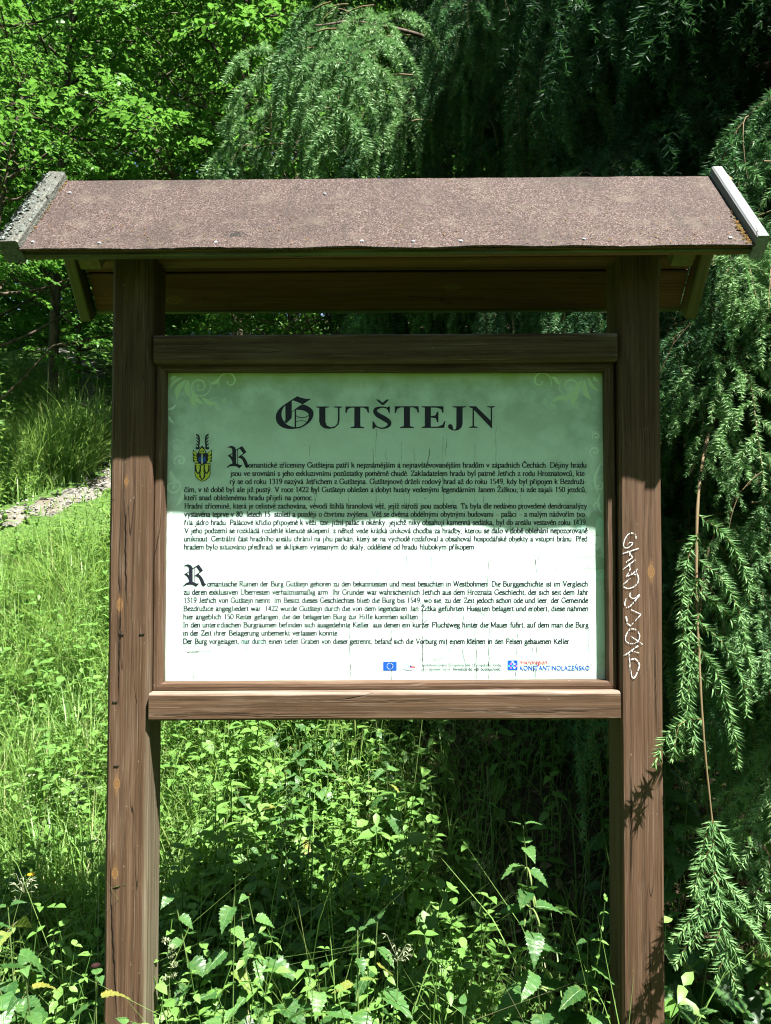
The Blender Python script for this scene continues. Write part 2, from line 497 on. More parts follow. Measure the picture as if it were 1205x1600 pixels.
def felt_mat():
    m, nt, out = new_mat('granulated_felt')
    b = NB(nt); tc = b.n('ShaderNodeTexCoord'); v = tc.outputs['Object']
    vo = b.n('ShaderNodeTexVoronoi'); vo.inputs['Scale'].default_value = 480.0; b.l(v, vo.inputs['Vector'])
    sp = b.n('ShaderNodeSeparateColor'); b.l(vo.outputs['Color'], sp.inputs[0])
    col = b.ramp(sp.outputs[0], [(0.0, (0.016, 0.010, 0.009)), (0.35, (0.038, 0.024, 0.021)), (0.7, (0.064, 0.042, 0.037)), (1.0, (0.14, 0.108, 0.098))])
    big = b.noise(v, 5.0, 4); mid = b.noise(v, 16.0, 4)
    col = b.mix(b.math('MULTIPLY', b.ramp(big, [(0.45, 0.0), (0.65, 1.0)]), 0.5), col, (0.026, 0.020, 0.017))
    col = b.mix(b.math('MULTIPLY', b.ramp(mid, [(0.54, 0.0), (0.70, 1.0)]), 0.4), col, (0.10, 0.085, 0.065))
    strk = b.noise(b.mapping(v, (30, 2.2, 2.2)), 1.0, 4)
    col = b.mix(b.math('MULTIPLY', b.ramp(strk, [(0.52, 0.0), (0.7, 1.0)]), 0.35), col, (0.022, 0.020, 0.016))
    # dark moss stain near the eave, about 0.41 m left of the middle
    s3 = b.n('ShaderNodeSeparateXYZ'); b.l(v, s3.inputs[0])
    dx = b.math('MULTIPLY', b.math('ADD', s3.outputs[0], 0.312), 45.0)
    dy = b.math('MULTIPLY', b.math('SUBTRACT', s3.outputs[1], 0.052), 75.0)
    d = b.math('SQRT', b.math('ADD', b.math('MULTIPLY', dx, dx), b.math('MULTIPLY', dy, dy)))
    st = b.math('ADD', d, b.math('MULTIPLY', b.math('SUBTRACT', b.noise(v, 220.0, 3), 0.5), 4.0))
    col = b.mix(b.ramp(st, [(0.55, 0.85), (0.95, 0.0)]), col, (0.008, 0.008, 0.007))
    hgt = b.math('SUBTRACT', 1.0, vo.outputs['Distance'])
    b.principled(out, col, 0.85, b.bump(b.math('ADD', sp.outputs[1], hgt), 0.55, 0.002), 0.25)
    return m
M_FELT = felt_mat()
M_NAIL = flat_mat('galvanised_nail', (0.30, 0.30, 0.33), 0.45, 0.5, 0.5)
M_STAPLE = flat_mat('rusty_staple', (0.06, 0.05, 0.045), 0.5, 0.4, 0.6)
M_CRACK = flat_mat('crack_dark', (0.008, 0.006, 0.005), 0.9, 0.1)
M_MOSS = leaf_mat('dry_moss', [(0.0, (0.06, 0.025, 0.008)), (0.5, (0.15, 0.07, 0.016)), (1.0, (0.09, 0.09, 0.025))], 0.1, 0.1, 0.9)

shelter = thing('notice_shelter', 'brown wooden notice board with red felt saddle roof on two posts beside the spruce', 'notice board', (0, 0, 0))

# posts: local X runs up; front face looks at the camera
POST_TOP = 2.19
pl = beam('post', (-0.5675, 0.05, -0.25), (-0.5640, 0.05, POST_TOP), 0.092, 0.1, M_POST_L, shelter, (0, -1, 0), 0.006, 0.0012, 1, 'left post with a long drying crack and orange knots')
pr_ = beam('post', (0.5570, 0.05, -0.25), (0.5672, 0.05, POST_TOP), 0.092, 0.1, M_POST_R, shelter, (0, -1, 0), 0.005, 0.0010, 2, 'right post scrawled with white chalk')

# rails
beam('bottom_rail', (-0.5165, 0.026, 1.1795), (0.5130, 0.026, 1.1835), 0.072, 0.060, M_RAIL, shelter, (0, 0, 1), 0.005, 0.0012, 3, seg=26)
beam('top_rail', (-0.5140, 0.028, 1.9682), (0.5150, 0.028, 1.9738), 0.072, 0.062, M_RAIL, shelter, (0, 0, 1), 0.006, 0.001, 4, seg=26)
# mitred picture moulding round the panel
TL, TR, TBt, TTp = -0.4955, 0.4945, 1.2275, 1.9245
def moulding(name, pts_in, pts_out, y0, y1, seed):
    """a mitred strip between an inner and an outer edge, rounded front"""
    (a, b_), (c, d) = pts_in, pts_out
    V = []; n = 24
    prof = [(0.0, y1), (0.0, y0 + 0.004), (0.15, y0 + 0.001), (0.5, y0), (0.85, y0 + 0.001), (1.0, y0 + 0.004), (1.0, y1)]
    a, b_, c, d = (Vector((p[0], 0, p[1])) for p in (a, b_, c, d))
    axis = (b_ - a).normalized()
    F = []
    o_ = (a + b_) / 2
    side = Vector((axis.z, 0, -axis.x))
    for i in range(n + 1):
        t = i / n
        pin = a.lerp(b_, t); pout = c.lerp(d, t)
        for (s, y) in prof:
            p = pin.lerp(pout, s)
            w = 0.0007 * mnoise.noise(Vector((t * 9 + seed, s * 2, 1.3)))
            V.append((p.x + w, y + w, p.z + w))
    k = len(prof)
    for i in range(n):
        for j in range(k - 1):
            p = i * k + j
            F.append((p, p + 1, p + k + 1, p + k))
    F.append(tuple(range(k))); F.append(tuple(n * k + j for j in range(k - 1, -1, -1)))
    # local X along the strip
    M = Matrix(((axis.x, 0, side.x, a.x), (0, 1, 0, 0), (axis.z, 0, side.z, a.z), (0, 0, 0, 1)))
    inv = M.inverted()
    me = bpy.data.meshes.new(name); me.from_pydata([inv @ Vector(v) for v in V], [], F); me.update()
    bm = bmesh.new(); bm.from_mesh(me); bmesh.ops.recalc_face_normals(bm, faces=bm.faces); bm.to_mesh(me); bm.free()
    o = link(name, me, M_TRIM, shelter); o.matrix_local = M
    return o
OL, OR_, OB, OT = -0.5185, 0.5155, 1.2085, 1.9435
moulding('moulding', ((TL, TBt), (TL, TTp)), ((OL, OB), (OL, OT)), 0.018, 0.052, 1)
moulding('moulding', ((TR, TBt + .004), (TR, TTp)), ((OR_, OB + .003), (OR_, OT)), 0.018, 0.052, 2)
moulding('moulding', ((TL, TBt), (TR, TBt + .004)), ((OL, OB), (OR_, OB + .003)), 0.018, 0.052, 3)
moulding('moulding', ((TL, TTp), (TR, TTp)), ((OL, OT), (OR_, OT)), 0.018, 0.052, 4)

# roof, yawed a touch: the right end of the eave is a little nearer the camera
YAW = R(-0.9)
roof = bpy.data.objects.new('roof', None); COL.objects.link(roof); roof.parent = shelter
roof.location = (0, 0.05, 0); roof.rotation_euler = (0, 0, YAW)
RZ = 2.375; HALF = 0.205; EZ = 2.141; SL = math.atan2(RZ - EZ, HALF); LS = math.hypot(HALF, RZ - EZ)
fdir = Vector((0, -HALF, EZ - RZ)).normalized(); fn = Vector((0, -(RZ - EZ), HALF)).normalized()
bdir = Vector((0, HALF, EZ - RZ)).normalized(); bn = Vector((0, (RZ - EZ), HALF)).normalized()
ridge = Vector((0, 0, RZ))
for dr, nr, sd in ((fdir, fn, 10), (bdir, bn, 20)):
    w = LS / 3
    for k in range(3):
        c = ridge + dr * (w * (k + 0.5)) - nr * 0.014
        beam('roof_board', c + Vector((-0.738, 0, 0)), c + Vector((0.738, 0, 0)), w - 0.004, 0.020, M_BOARD, roof, nr, 0.002, 0.0008, sd + k)
# eave battens under the felt edge
ce = ridge + fdir * (LS - 0.006) - fn * 0.018
beam('eave_batten', (-0.742, ce.y + 0.001, ce.z + 0.001), (0.746, ce.y + 0.001, ce.z + 0.004), 0.022, 0.014, M_EAVE, roof, (0, 0, 1), 0.003, 0.0015, 31, seg=40)
cb = ridge + bdir * (LS - 0.006) - bn * 0.018
beam('eave_batten', (-0.742, cb.y + 0.006, cb.z), (0.742, cb.y + 0.006, cb.z), 0.02, 0.018, M_EAVE, roof, (0, 0, 1), 0.003, 0.0012, 32, seg=40)
# rafters against the posts
for sx in (-1, 1):
    for dr, nr, sd in ((fdir, fn, 40), (bdir, bn, 44)):
        a = ridge + dr * 0.01 - nr * 0.048; b_ = ridge + dr * (LS - 0.045) - nr * 0.048
        beam('rafter', a + Vector((sx * 0.632, 0, 0)), b_ + Vector((sx * 0.632, 0, 0)), 0.045, 0.048, M_RAFTER, roof, nr, 0.002, 0.0005, sd + sx)
beam('wall_plate', (-0.70, 0.0, 2.205), (0.70, 0.0, 2.205), 0.05, 0.05, M_BOARD, roof, (0, 0, 1), 0.003, 0.0008, 50)

# felt: one bent sheet, thin, with a ragged lower edge
def felt():
    n = 90; rows = []
    prof = [(-LS - 0.006, 0), (-LS + 0.02, 0), (-LS * 0.66, 0), (-LS * 0.33, 0), (-0.012, 0), (0.0, 1), (0.012, 0), (LS * 0.5, 0), (LS + 0.004, 0)]
    V = []; F = []; k = len(prof)
    for lay in (0, 1):
        for i in range(n + 1):
            x = -0.747 + 1.494 * i / n
            for j, (s, cap) in enumerate(prof):
                dr, nr = (fdir, fn) if s <= 0 else (bdir, bn)
                d = abs(s)
                if j == 0: d += 0.007 * mnoise.noise(Vector((x * 7, 0, 0))) + 0.003 * mnoise.noise(Vector((x * 55, 0, 3)))
                p = ridge + dr * d + (nr if not cap else Vector((0, 0, 1))) * ((0.002 if lay else -0.002) + (0.0015 if cap else 0))
                lift = 0.0022 * mnoise.noise(Vector((x * 6, s * 9, 2.0))) + 0.001 * mnoise.noise(Vector((x * 25, s * 25, 5.0)))
                if lay or j == 0: p = p + nr * (abs(lift) + (0.001 if j == 0 else 0))
                V.append((x, p.y, p.z))
    N = (n + 1) * k
    for i in range(n):
        for j in range(k - 1):
            p = i * k + j
            F.append((p, p + k, p + k + 1, p + 1))
            F.append((N + p, N + p + 1, N + p + k + 1, N + p + k))
        for j in (0, k - 1):
            p = i * k + j
            F.append((p, N + p, N + p + k, p + k))
    for i in (0, n):
        for j in range(k - 1):
            p = i * k + j
            F.append((p, p + 1, N + p + 1, N + p))
    # local frame: X along the eave, Y up the front slope from the eave, Z out of the slope
    e = ridge + fdir * LS
    M = Matrix(((1, 0, 0, 0), (0, -fdir.y, fn.y, e.y), (0, -fdir.z, fn.z, e.z), (0, 0, 0, 1)))
    inv = M.inverted()
    me = bpy.data.meshes.new('roofing_felt'); me.from_pydata([inv @ Vector(v) for v in V], [], F); me.update()
    bm = bmesh.new(); bm.from_mesh(me); bmesh.ops.recalc_face_normals(bm, faces=bm.faces); bm.to_mesh(me); bm.free()
    o = link('roofing_felt', me, M_FELT, roof); o.matrix_local = M
    return M
MF = felt()

def disc_mesh(name, r, h, n=10):
    bm = bmesh.new()
    bmesh.ops.create_cone(bm, cap_ends=True, segments=n, radius1=r, radius2=r * 0.75, depth=h)
    me = bpy.data.meshes.new(name); bm.to_mesh(me); bm.free()
    return me
nail_me = disc_mesh('nail', 0.0045, 0.003)
for (x, s) in ((-0.725, 0.022), (-0.585, 0.016), (-0.345, 0.016), (0.06, 0.014), (-0.045, 0.017), (0.157, 0.015), (0.408, 0.02), (0.705, 0.022), (-0.135, 0.235), (-0.715, 0.25)):
    o = link('nail', nail_me, M_NAIL, roof)
    o.matrix_local = MF @ Matrix.Translation((x, s, 0.0035)) @ Matrix.Rotation(random.uniform(-0.2, 0.2), 4, 'X')

# barge boards: left lichen-grown, right bare silver wood
def barge(name, x0, x1, mat, label, seed, rough, dr, nr, top, length, lift):
    a = ridge + dr * (-0.012) + nr * lift
    b_ = ridge + dr * length + nr * lift
    xm = (x0 + x1) / 2
    o = beam(name, (xm, a.y, a.z), (xm, b_.y, b_.z), abs(x1 - x0), 0.05, mat, roof, nr, 0.003, rough, seed, label, seg=40)
    return o
barge('barge_board', -0.782, -0.742, M_LICHEN, 'front left barge board crusted with grey lichen', 61, 0.004, fdir, fn, 0, LS + 0.004, -0.004)
barge('barge_board', 0.746, 0.772, M_WEATHER, 'front right barge board of bare silver-grey wood', 62, 0.0008, fdir, fn, 0, LS + 0.004, -0.004)
barge('barge_board', -0.776, -0.748, M_RAFTER, 'dark rear left barge board', 63, 0.0008, bdir, bn, 0, LS + 0.01, -0.03)
barge('barge_board', 0.748, 0.776, M_RAFTER, 'dark rear right barge board', 64, 0.0008, bdir, bn, 0, LS + 0.01, -0.03)
# lichen crust and dry moss: many tiny flakes
def flakes(name, mat, spots, label=None):
    tb = TB()
    for (p, s, nrm) in spots:
        q = Vector(nrm).to_track_quat('Z', 'Y').to_matrix()
        rot = np.array(q) @ rotm(random.uniform(0, 6.28), random.uniform(-0.5, 0.5), random.uniform(-0.5, 0.5))
        k = 6; ang = np.arange(k) / k * 6.283
        rad = s * (0.6 + 0.5 * rng.random(k))
        V = np.stack([np.cos(ang) * rad, np.sin(ang) * rad, 0.25 * s * rng.random(k)], 1)
        V = np.vstack([V, [[0, 0, 0.55 * s]]])
        tb.add(V @ rot.T + np.array(p), [(i, (i + 1) % k, k) for i in range(k)], random.random())
    o = link(name, tb.mesh(name), mat, roof)
    o['kind'] = 'stuff'
    return o
M_CRUST = leaf_mat('lichen_crust', [(0.0, (0.015, 0.015, 0.016)), (0.35, (0.04, 0.043, 0.043)), (0.6, (0.13, 0.15, 0.145)), (1.0, (0.21, 0.24, 0.23))], 0.0, 0.1, 0.95)
sp = []
for i in range(420):
    t = random.random() ** 0.8
    p = ridge + fdir * (t * LS) + fn * 0.021
    x = -0.782 + abs(random.gauss(0, 0.008)) - 0.004
    if random.random() < 0.08: x = random.uniform(-0.782, -0.742)
    sp.append(((x, p.y, p.z), random.uniform(0.0015, 0.005), fn if x > -0.78 else Vector((-1, 0, 0))))
flakes('lichen', M_CRUST, sp)
sp = []
for i in range(90):
    t = min(1, max(0.02, random.gauss(0.82, 0.12))); p = ridge + fdir * (t * LS) + fn * 0.004
    sp.append(((0.742 - abs(random.gauss(0, 0.006)), p.y, p.z), random.uniform(0.001, 0.004), fn))
for i in range(60):
    t = random.uniform(0, 0.9) ** 2; p = ridge + fdir * (t * LS) + fn * 0.004
    sp.append(((-0.741 + abs(random.gauss(0, 0.002)), p.y, p.z), random.uniform(0.001, 0.003), fn))
flakes('moss', M_MOSS, sp)

def fallen_needles():
    tb = TB(); rs = np.random.default_rng(12)
    for i in range(150):
        x = rs.uniform(-.72, .72); t = min(.98, abs(1 - rs.exponential(.25)))
        p = ridge + fdir * (t * LS) + fn * 0.0055
        a = rs.uniform(0, 6.28); L = rs.uniform(.004, .011); d = Vector((1, 0, 0)) * math.cos(a) - fdir * math.sin(a); w = fn.cross(d)
        q = Vector((x, p.y, p.z)); wd = rs.uniform(.0008, .0016)
        tb.add([tuple(q + w * wd), tuple(q - w * wd), tuple(q + d * L + fn * .001)], [(0, 1, 2)], rs.random())
    o = link('fallen_needles', tb.mesh('fallen_needles'), M_MOSS, roof); o['kind'] = 'stuff'
fallen_needles()
# staples and a drying crack on the left post, knots' resin is in the grain
def strip(pts, w, y, name, mat, parent, k=1):
    """flat tapered line on a plane facing the camera; pts are (x, z)"""
    P = np.array(pts, float); n = len(P)
    tan = np.gradient(P, axis=0); tan /= np.linalg.norm(tan, axis=1)[:, None] + 1e-9
    nor = np.stack([-tan[:, 1], tan[:, 0]], 1)
    ww = w * np.sin(np.linspace(0.15, math.pi - 0.15, n))
    V = []
    for i in range(n):
        for sgn in (-1, 1):
            q = P[i] + nor[i] * ww[i] * sgn * 0.5
            V.append((q[0], y, q[1]))
    F = [(2 * i, 2 * i + 1, 2 * i + 3, 2 * i + 2) for i in range(n - 1)]
    me = bpy.data.meshes.new(name); me.from_pydata(V, [], F); me.update()
    o = link(name, me, mat); o.parent = parent
    o.matrix_parent_inverse = parent.matrix_basis.inverted()
    return o
def jag(pts, n, amp, seed):
    P = curve_pts(pts, n)
    for i in range(len(P)):
        P[i, 0] += amp * mnoise.noise(Vector((P[i, 1] * 60, seed, 0)))
    return P
YF = -0.0016
strip(jag([(-0.577, 1.635), (-0.5735, 1.565), (-0.573, 1.50), (-0.568, 1.40)], 14, 0.0022, 1), 0.0024, YF, 'crack', M_CRACK, pl)
strip(jag([(-0.583, 1.40), (-0.5845, 1.33), (-0.585, 1.25), (-0.583, 1.18)], 12, 0.002, 2), 0.0018, YF, 'crack', M_CRACK, pl)
strip(jag([(-0.600, 0.86), (-0.594, 0.72), (-0.586, 0.60), (-0.58, 0.50)], 12, 0.002, 3), 0.0024, YF, 'crack', M_CRACK, pl)
strip([(-0.612, 1.635), (-0.606, 1.6345), (-0.597, 1.6352)], 0.002, YF, 'crack', M_CRACK, pl)
def wig(pts, n, amp, seed):
    P = curve_pts(pts, n)
    for i in range(len(P)): P[i, 1] += amp * mnoise.noise(Vector((P[i, 0] * 45, seed, 0)))
    return P
for pts, w in (([(-.44, 1.170), (-.25, 1.166), (-.02, 1.168)], .0016), ([(.10, 1.176), (.28, 1.172), (.50, 1.175)], .0014), ([(-.51, 1.164), (-.46, 1.165), (-.40, 1.162)], .0013), ([(-.20, 1.196), (.0, 1.194), (.18, 1.197)], .001)):
    strip(wig(pts, 14, .0018, pts[0][0]), w, -.0114, 'crack', M_CRACK, shelter)
for pts, w in (([(.536, 1.05), (.537, .92), (.534, .78)], .0016), ([(.592, 1.33), (.5925, 1.22), (.5945, 1.12)], .0012), ([(.575, .72), (.574, .62), (.576, .52)], .0015)):
    strip(jag(pts, 14, .0016, pts[0][0]), w, -.0017, 'crack', M_CRACK, pr_)
stm = bpy.data.meshes.new('staple')
bm = bmesh.new()
bmesh.ops.create_cube(bm, size=1.0, matrix=Matrix.Diagonal((0.011, 0.0016, 0.0009, 1)))
bmesh.ops.create_cube(bm, size=1.0, matrix=Matrix.Translation((-0.005, 0.002, 0)) @ Matrix.Diagonal((0.0014, 0.004, 0.0016, 1)))
bmesh.ops.create_cube(bm, size=1.0, matrix=Matrix.Translation((0.005, 0.002, 0)) @ Matrix.Diagonal((0.0014, 0.004, 0.0016, 1)))
bm.to_mesh(stm); bm.free()
for (x, z, a) in ((-0.5807, 1.339, 20), (-0.5807, 1.339, 95), (-0.5356, 1.339, -3), (-0.593, 1.191, 2), (-0.5886, 1.052, 0)):
    o = link('staple', stm, M_STAPLE); o.parent = pl; o.matrix_parent_inverse = pl.matrix_basis.inverted()
    o.location = (x, -0.0015, z); o.rotation_euler = (0, R(a), 0)
for (x, z, a) in ((-0.45, 1.155, 4), (0.5, 1.957, 2)):
    o = link('staple', stm, M_STAPLE, shelter, (x, -0.0125, z), (0, R(a), 0))

# ------------------------------------------------------------------ the printed panel
PY = 0.043
def board(u, v):
    """print layout grid (1205 x 1600 units) to metres on the board"""
    a = (u - 602.5) / 1202.0; b_ = -(v - 800.0) / 1202.0
    cp, sp_ = math.cos(R(1.9)), math.sin(R(1.9))
    t = (PY + 1.70) / (cp - b_ * sp_)
    return a * t, 1.55 + (sp_ + b_ * cp) * t

def panel_mat():
    m, nt, out = new_mat('printed_panel')
    b = NB(nt); tc = b.n('ShaderNodeTexCoord'); v = tc.outputs['Object']
    s3 = b.n('ShaderNodeSeparateXYZ'); b.l(v, s3.inputs[0])
    n1 = b.noise(v, 3.5, 5, 0.6); n2 = b.noise(v, 14.0, 5, 0.65); n3 = b.noise(v, 130.0, 3, 0.6)
    col = b.ramp(n1, [(0.3, (0.54, 0.71, 0.66)), (0.7, (0.63, 0.78, 0.73))])
    # printed mottled parchment clouds, strongest near the rim
    ex = b.math('ABSOLUTE', s3.outputs[0]); ez = b.math('ABSOLUTE', b.math('SUBTRACT', s3.outputs[2], 1.575))
    rim = b.math('MAXIMUM', b.math('MULTIPLY', ex, 2.0), b.math('MULTIPLY', ez, 2.75))
    rimm = b.ramp(b.math('ADD', rim, b.math('MULTIPLY', b.math('SUBTRACT', n2, 0.5), 0.5)), [(0.62, 0.0), (1.05, 1.0)])
    cl = b.ramp(n2, [(0.42, 0.0), (0.62, 1.0)])
    col = b.mix(b.math('MULTIPLY', cl, b.math('MULTIPLY_ADD', rimm, 0.65, 0.22)), col, (0.37, 0.52, 0.45))
    topm = b.ramp(b.math('ADD', s3.outputs[2], b.math('MULTIPLY', b.math('SUBTRACT', n2, 0.5), 0.16)), [(1.80, 0.0), (1.93, 1.0)])
    nn = b.n('ShaderNodeMapRange'); b.l(s3.outputs[2], nn.inputs[0]); nn.inputs[1].default_value = 1.74; nn.inputs[2].default_value = 1.93
    dirt = b.math('MULTIPLY', nn.outputs[0], b.ramp(n2, [(0.35, 0.1), (0.7, 1.0)]))
    col = b.mix(b.math('MULTIPLY', dirt, 0.8), col, (0.29, 0.40, 0.27))
    # algae film creeping from the top edge
    n4 = b.noise(b.mapping(v, (7, 1, 2.0)), 2.0, 4)
    al = b.n('ShaderNodeMapRange'); b.l(b.math('ADD', s3.outputs[2], b.math('MULTIPLY', b.math('SUBTRACT', n4, 0.5), 0.035)), al.inputs[0])
    al.inputs[1].default_value = 1.885; al.inputs[2].default_value = 1.925
    col = b.mix(b.math('MULTIPLY', al.outputs[0], 0.8), col, (0.28, 0.38, 0.04))
    # fly specks
    sp2 = b.ramp(b.noise(v, 95.0, 1), [(0.785, 0.0), (0.80, 1.0)])
    col = b.mix(b.math('MULTIPLY', sp2, 0.7), col, (0.06, 0.09, 0.06))
    col = b.mix(b.math('MULTIPLY', n3, 0.12), col, (0.35, 0.45, 0.38))
    b.principled(out, col, 0.38, b.bump(n2, 0.04, 0.002), 0.35)
    return m

pv = [(x, y, z) for y in (PY, PY + 0.006) for (x, z) in ((-0.512, 1.212), (0.509, 1.215), (0.509, 1.940), (-0.512, 1.937))]
pf = [(0, 1, 2, 3), (7, 6, 5, 4), (0, 4, 5, 1), (1, 5, 6, 2), (2, 6, 7, 3), (3, 7, 4, 0)]
pm = bpy.data.meshes.new('panel'); pm.from_pydata(pv, [], pf); pm.update()
panel = link('panel', pm, panel_mat(), shelter)
panel['label'] = 'pale mint printed panel with cracked film'

M_INK = flat_mat('black_ink', (0.011, 0.012, 0.022), 0.4)
M_BLUE = flat_mat('blue_ink', (0.008, 0.075, 0.42), 0.4)
M_NAVY = flat_mat('navy_ink', (0.012, 0.055, 0.23), 0.4)
M_RED = flat_mat('red_ink', (0.42, 0.03, 0.05), 0.4)
M_PINK = flat_mat('pink_ink', (0.50, 0.13, 0.38), 0.4)
M_CYAN = flat_mat('cyan_ink', (0.10, 0.55, 0.80), 0.4)
M_WHITE = flat_mat('white_ink', (0.78, 0.80, 0.78), 0.4)
M_GOLD = flat_mat('yellow_green_ink', (0.55, 0.62, 0.05), 0.4)
M_OCHRE = flat_mat('pale_ochre_ink', (0.66, 0.66, 0.25), 0.4)
M_SCROLL = flat_mat('pale_scroll_ink', (0.70, 0.87, 0.78), 0.4)
M_SCROLL_T = flat_mat('pale_green_scroll_ink', (0.54, 0.72, 0.46), 0.4)
M_SMUDGE = flat_mat('grey_green_print', (0.34, 0.47, 0.39), 0.4)
M_RING = flat_mat('faint_ring_print', (0.44, 0.68, 0.60), 0.4)

class Ink:
    """flat print: polygons in board metres, each laid a hair above the last"""
    def __init__(s, base=0.0004, step=1.5e-6):
        s.V = []; s.F = []; s.M = []; s.base = base; s.step = step; s.k = 0
    def poly(s, pts, m=0):
        y = PY - s.base - s.k * s.step; s.k += 1
        n0 = len(s.V)
        s.V += [(p[0], y, p[1]) for p in pts]
        # face the camera (normal -Y): counter-clockwise seen from the front
        area = sum(pts[i][0] * pts[(i + 1) % len(pts)][1] - pts[(i + 1) % len(pts)][0] * pts[i][1] for i in range(len(pts)))
        idx = list(range(n0, n0 + len(pts)))
        s.F.append(idx if area > 0 else idx[::-1]); s.M.append(m)
    def band(s, P, off, m=0):
        """strip with the offset vectors `off` added and subtracted along P"""
        y = PY - s.base - s.k * s.step; s.k += 1
        n0 = len(s.V)
        for p, o in zip(P, off):
            s.V.append((p[0] + o[0], y, p[1] + o[1])); s.V.append((p[0] - o[0], y, p[1] - o[1]))
        for i in range(len(P) - 1):
            a = n0 + 2 * i
            s.F.append([a, a + 1, a + 3, a + 2]); s.M.append(m)
    def line(s, P, w, m=0):
        """line of half-width w (scalar or per point)"""
        P = np.asarray(P, float)
        t = np.gradient(P, axis=0); t /= np.linalg.norm(t, axis=1)[:, None] + 1e-12
        w = np.full(len(P), w) if np.isscalar(w) else np.asarray(w)
        s.band(P, np.stack([-t[:, 1] * w, t[:, 0] * w], 1), m)
    def disc(s, c, rx, ry=None, m=0, n=14, rot=0.0):
        ry = rx if ry is None else ry
        s.poly([(c[0] + rx * math.cos(a) * math.cos(rot) - ry * math.sin(a) * math.sin(rot), c[1] + rx * math.cos(a) * math.sin(rot) + ry * math.sin(a) * math.cos(rot)) for a in (i / n * 2 * math.pi for i in range(n))], m)
    def build(s, name, mats, parent=None):
        me = bpy.data.meshes.new(name); me.from_pydata(s.V, [], s.F); me.update()
        for m in (mats if isinstance(mats, (list, tuple)) else [mats]): me.materials.append(m)
        me.polygons.foreach_set('material_index', s.M)
        o = link(name, me, None, parent or panel)
        return o

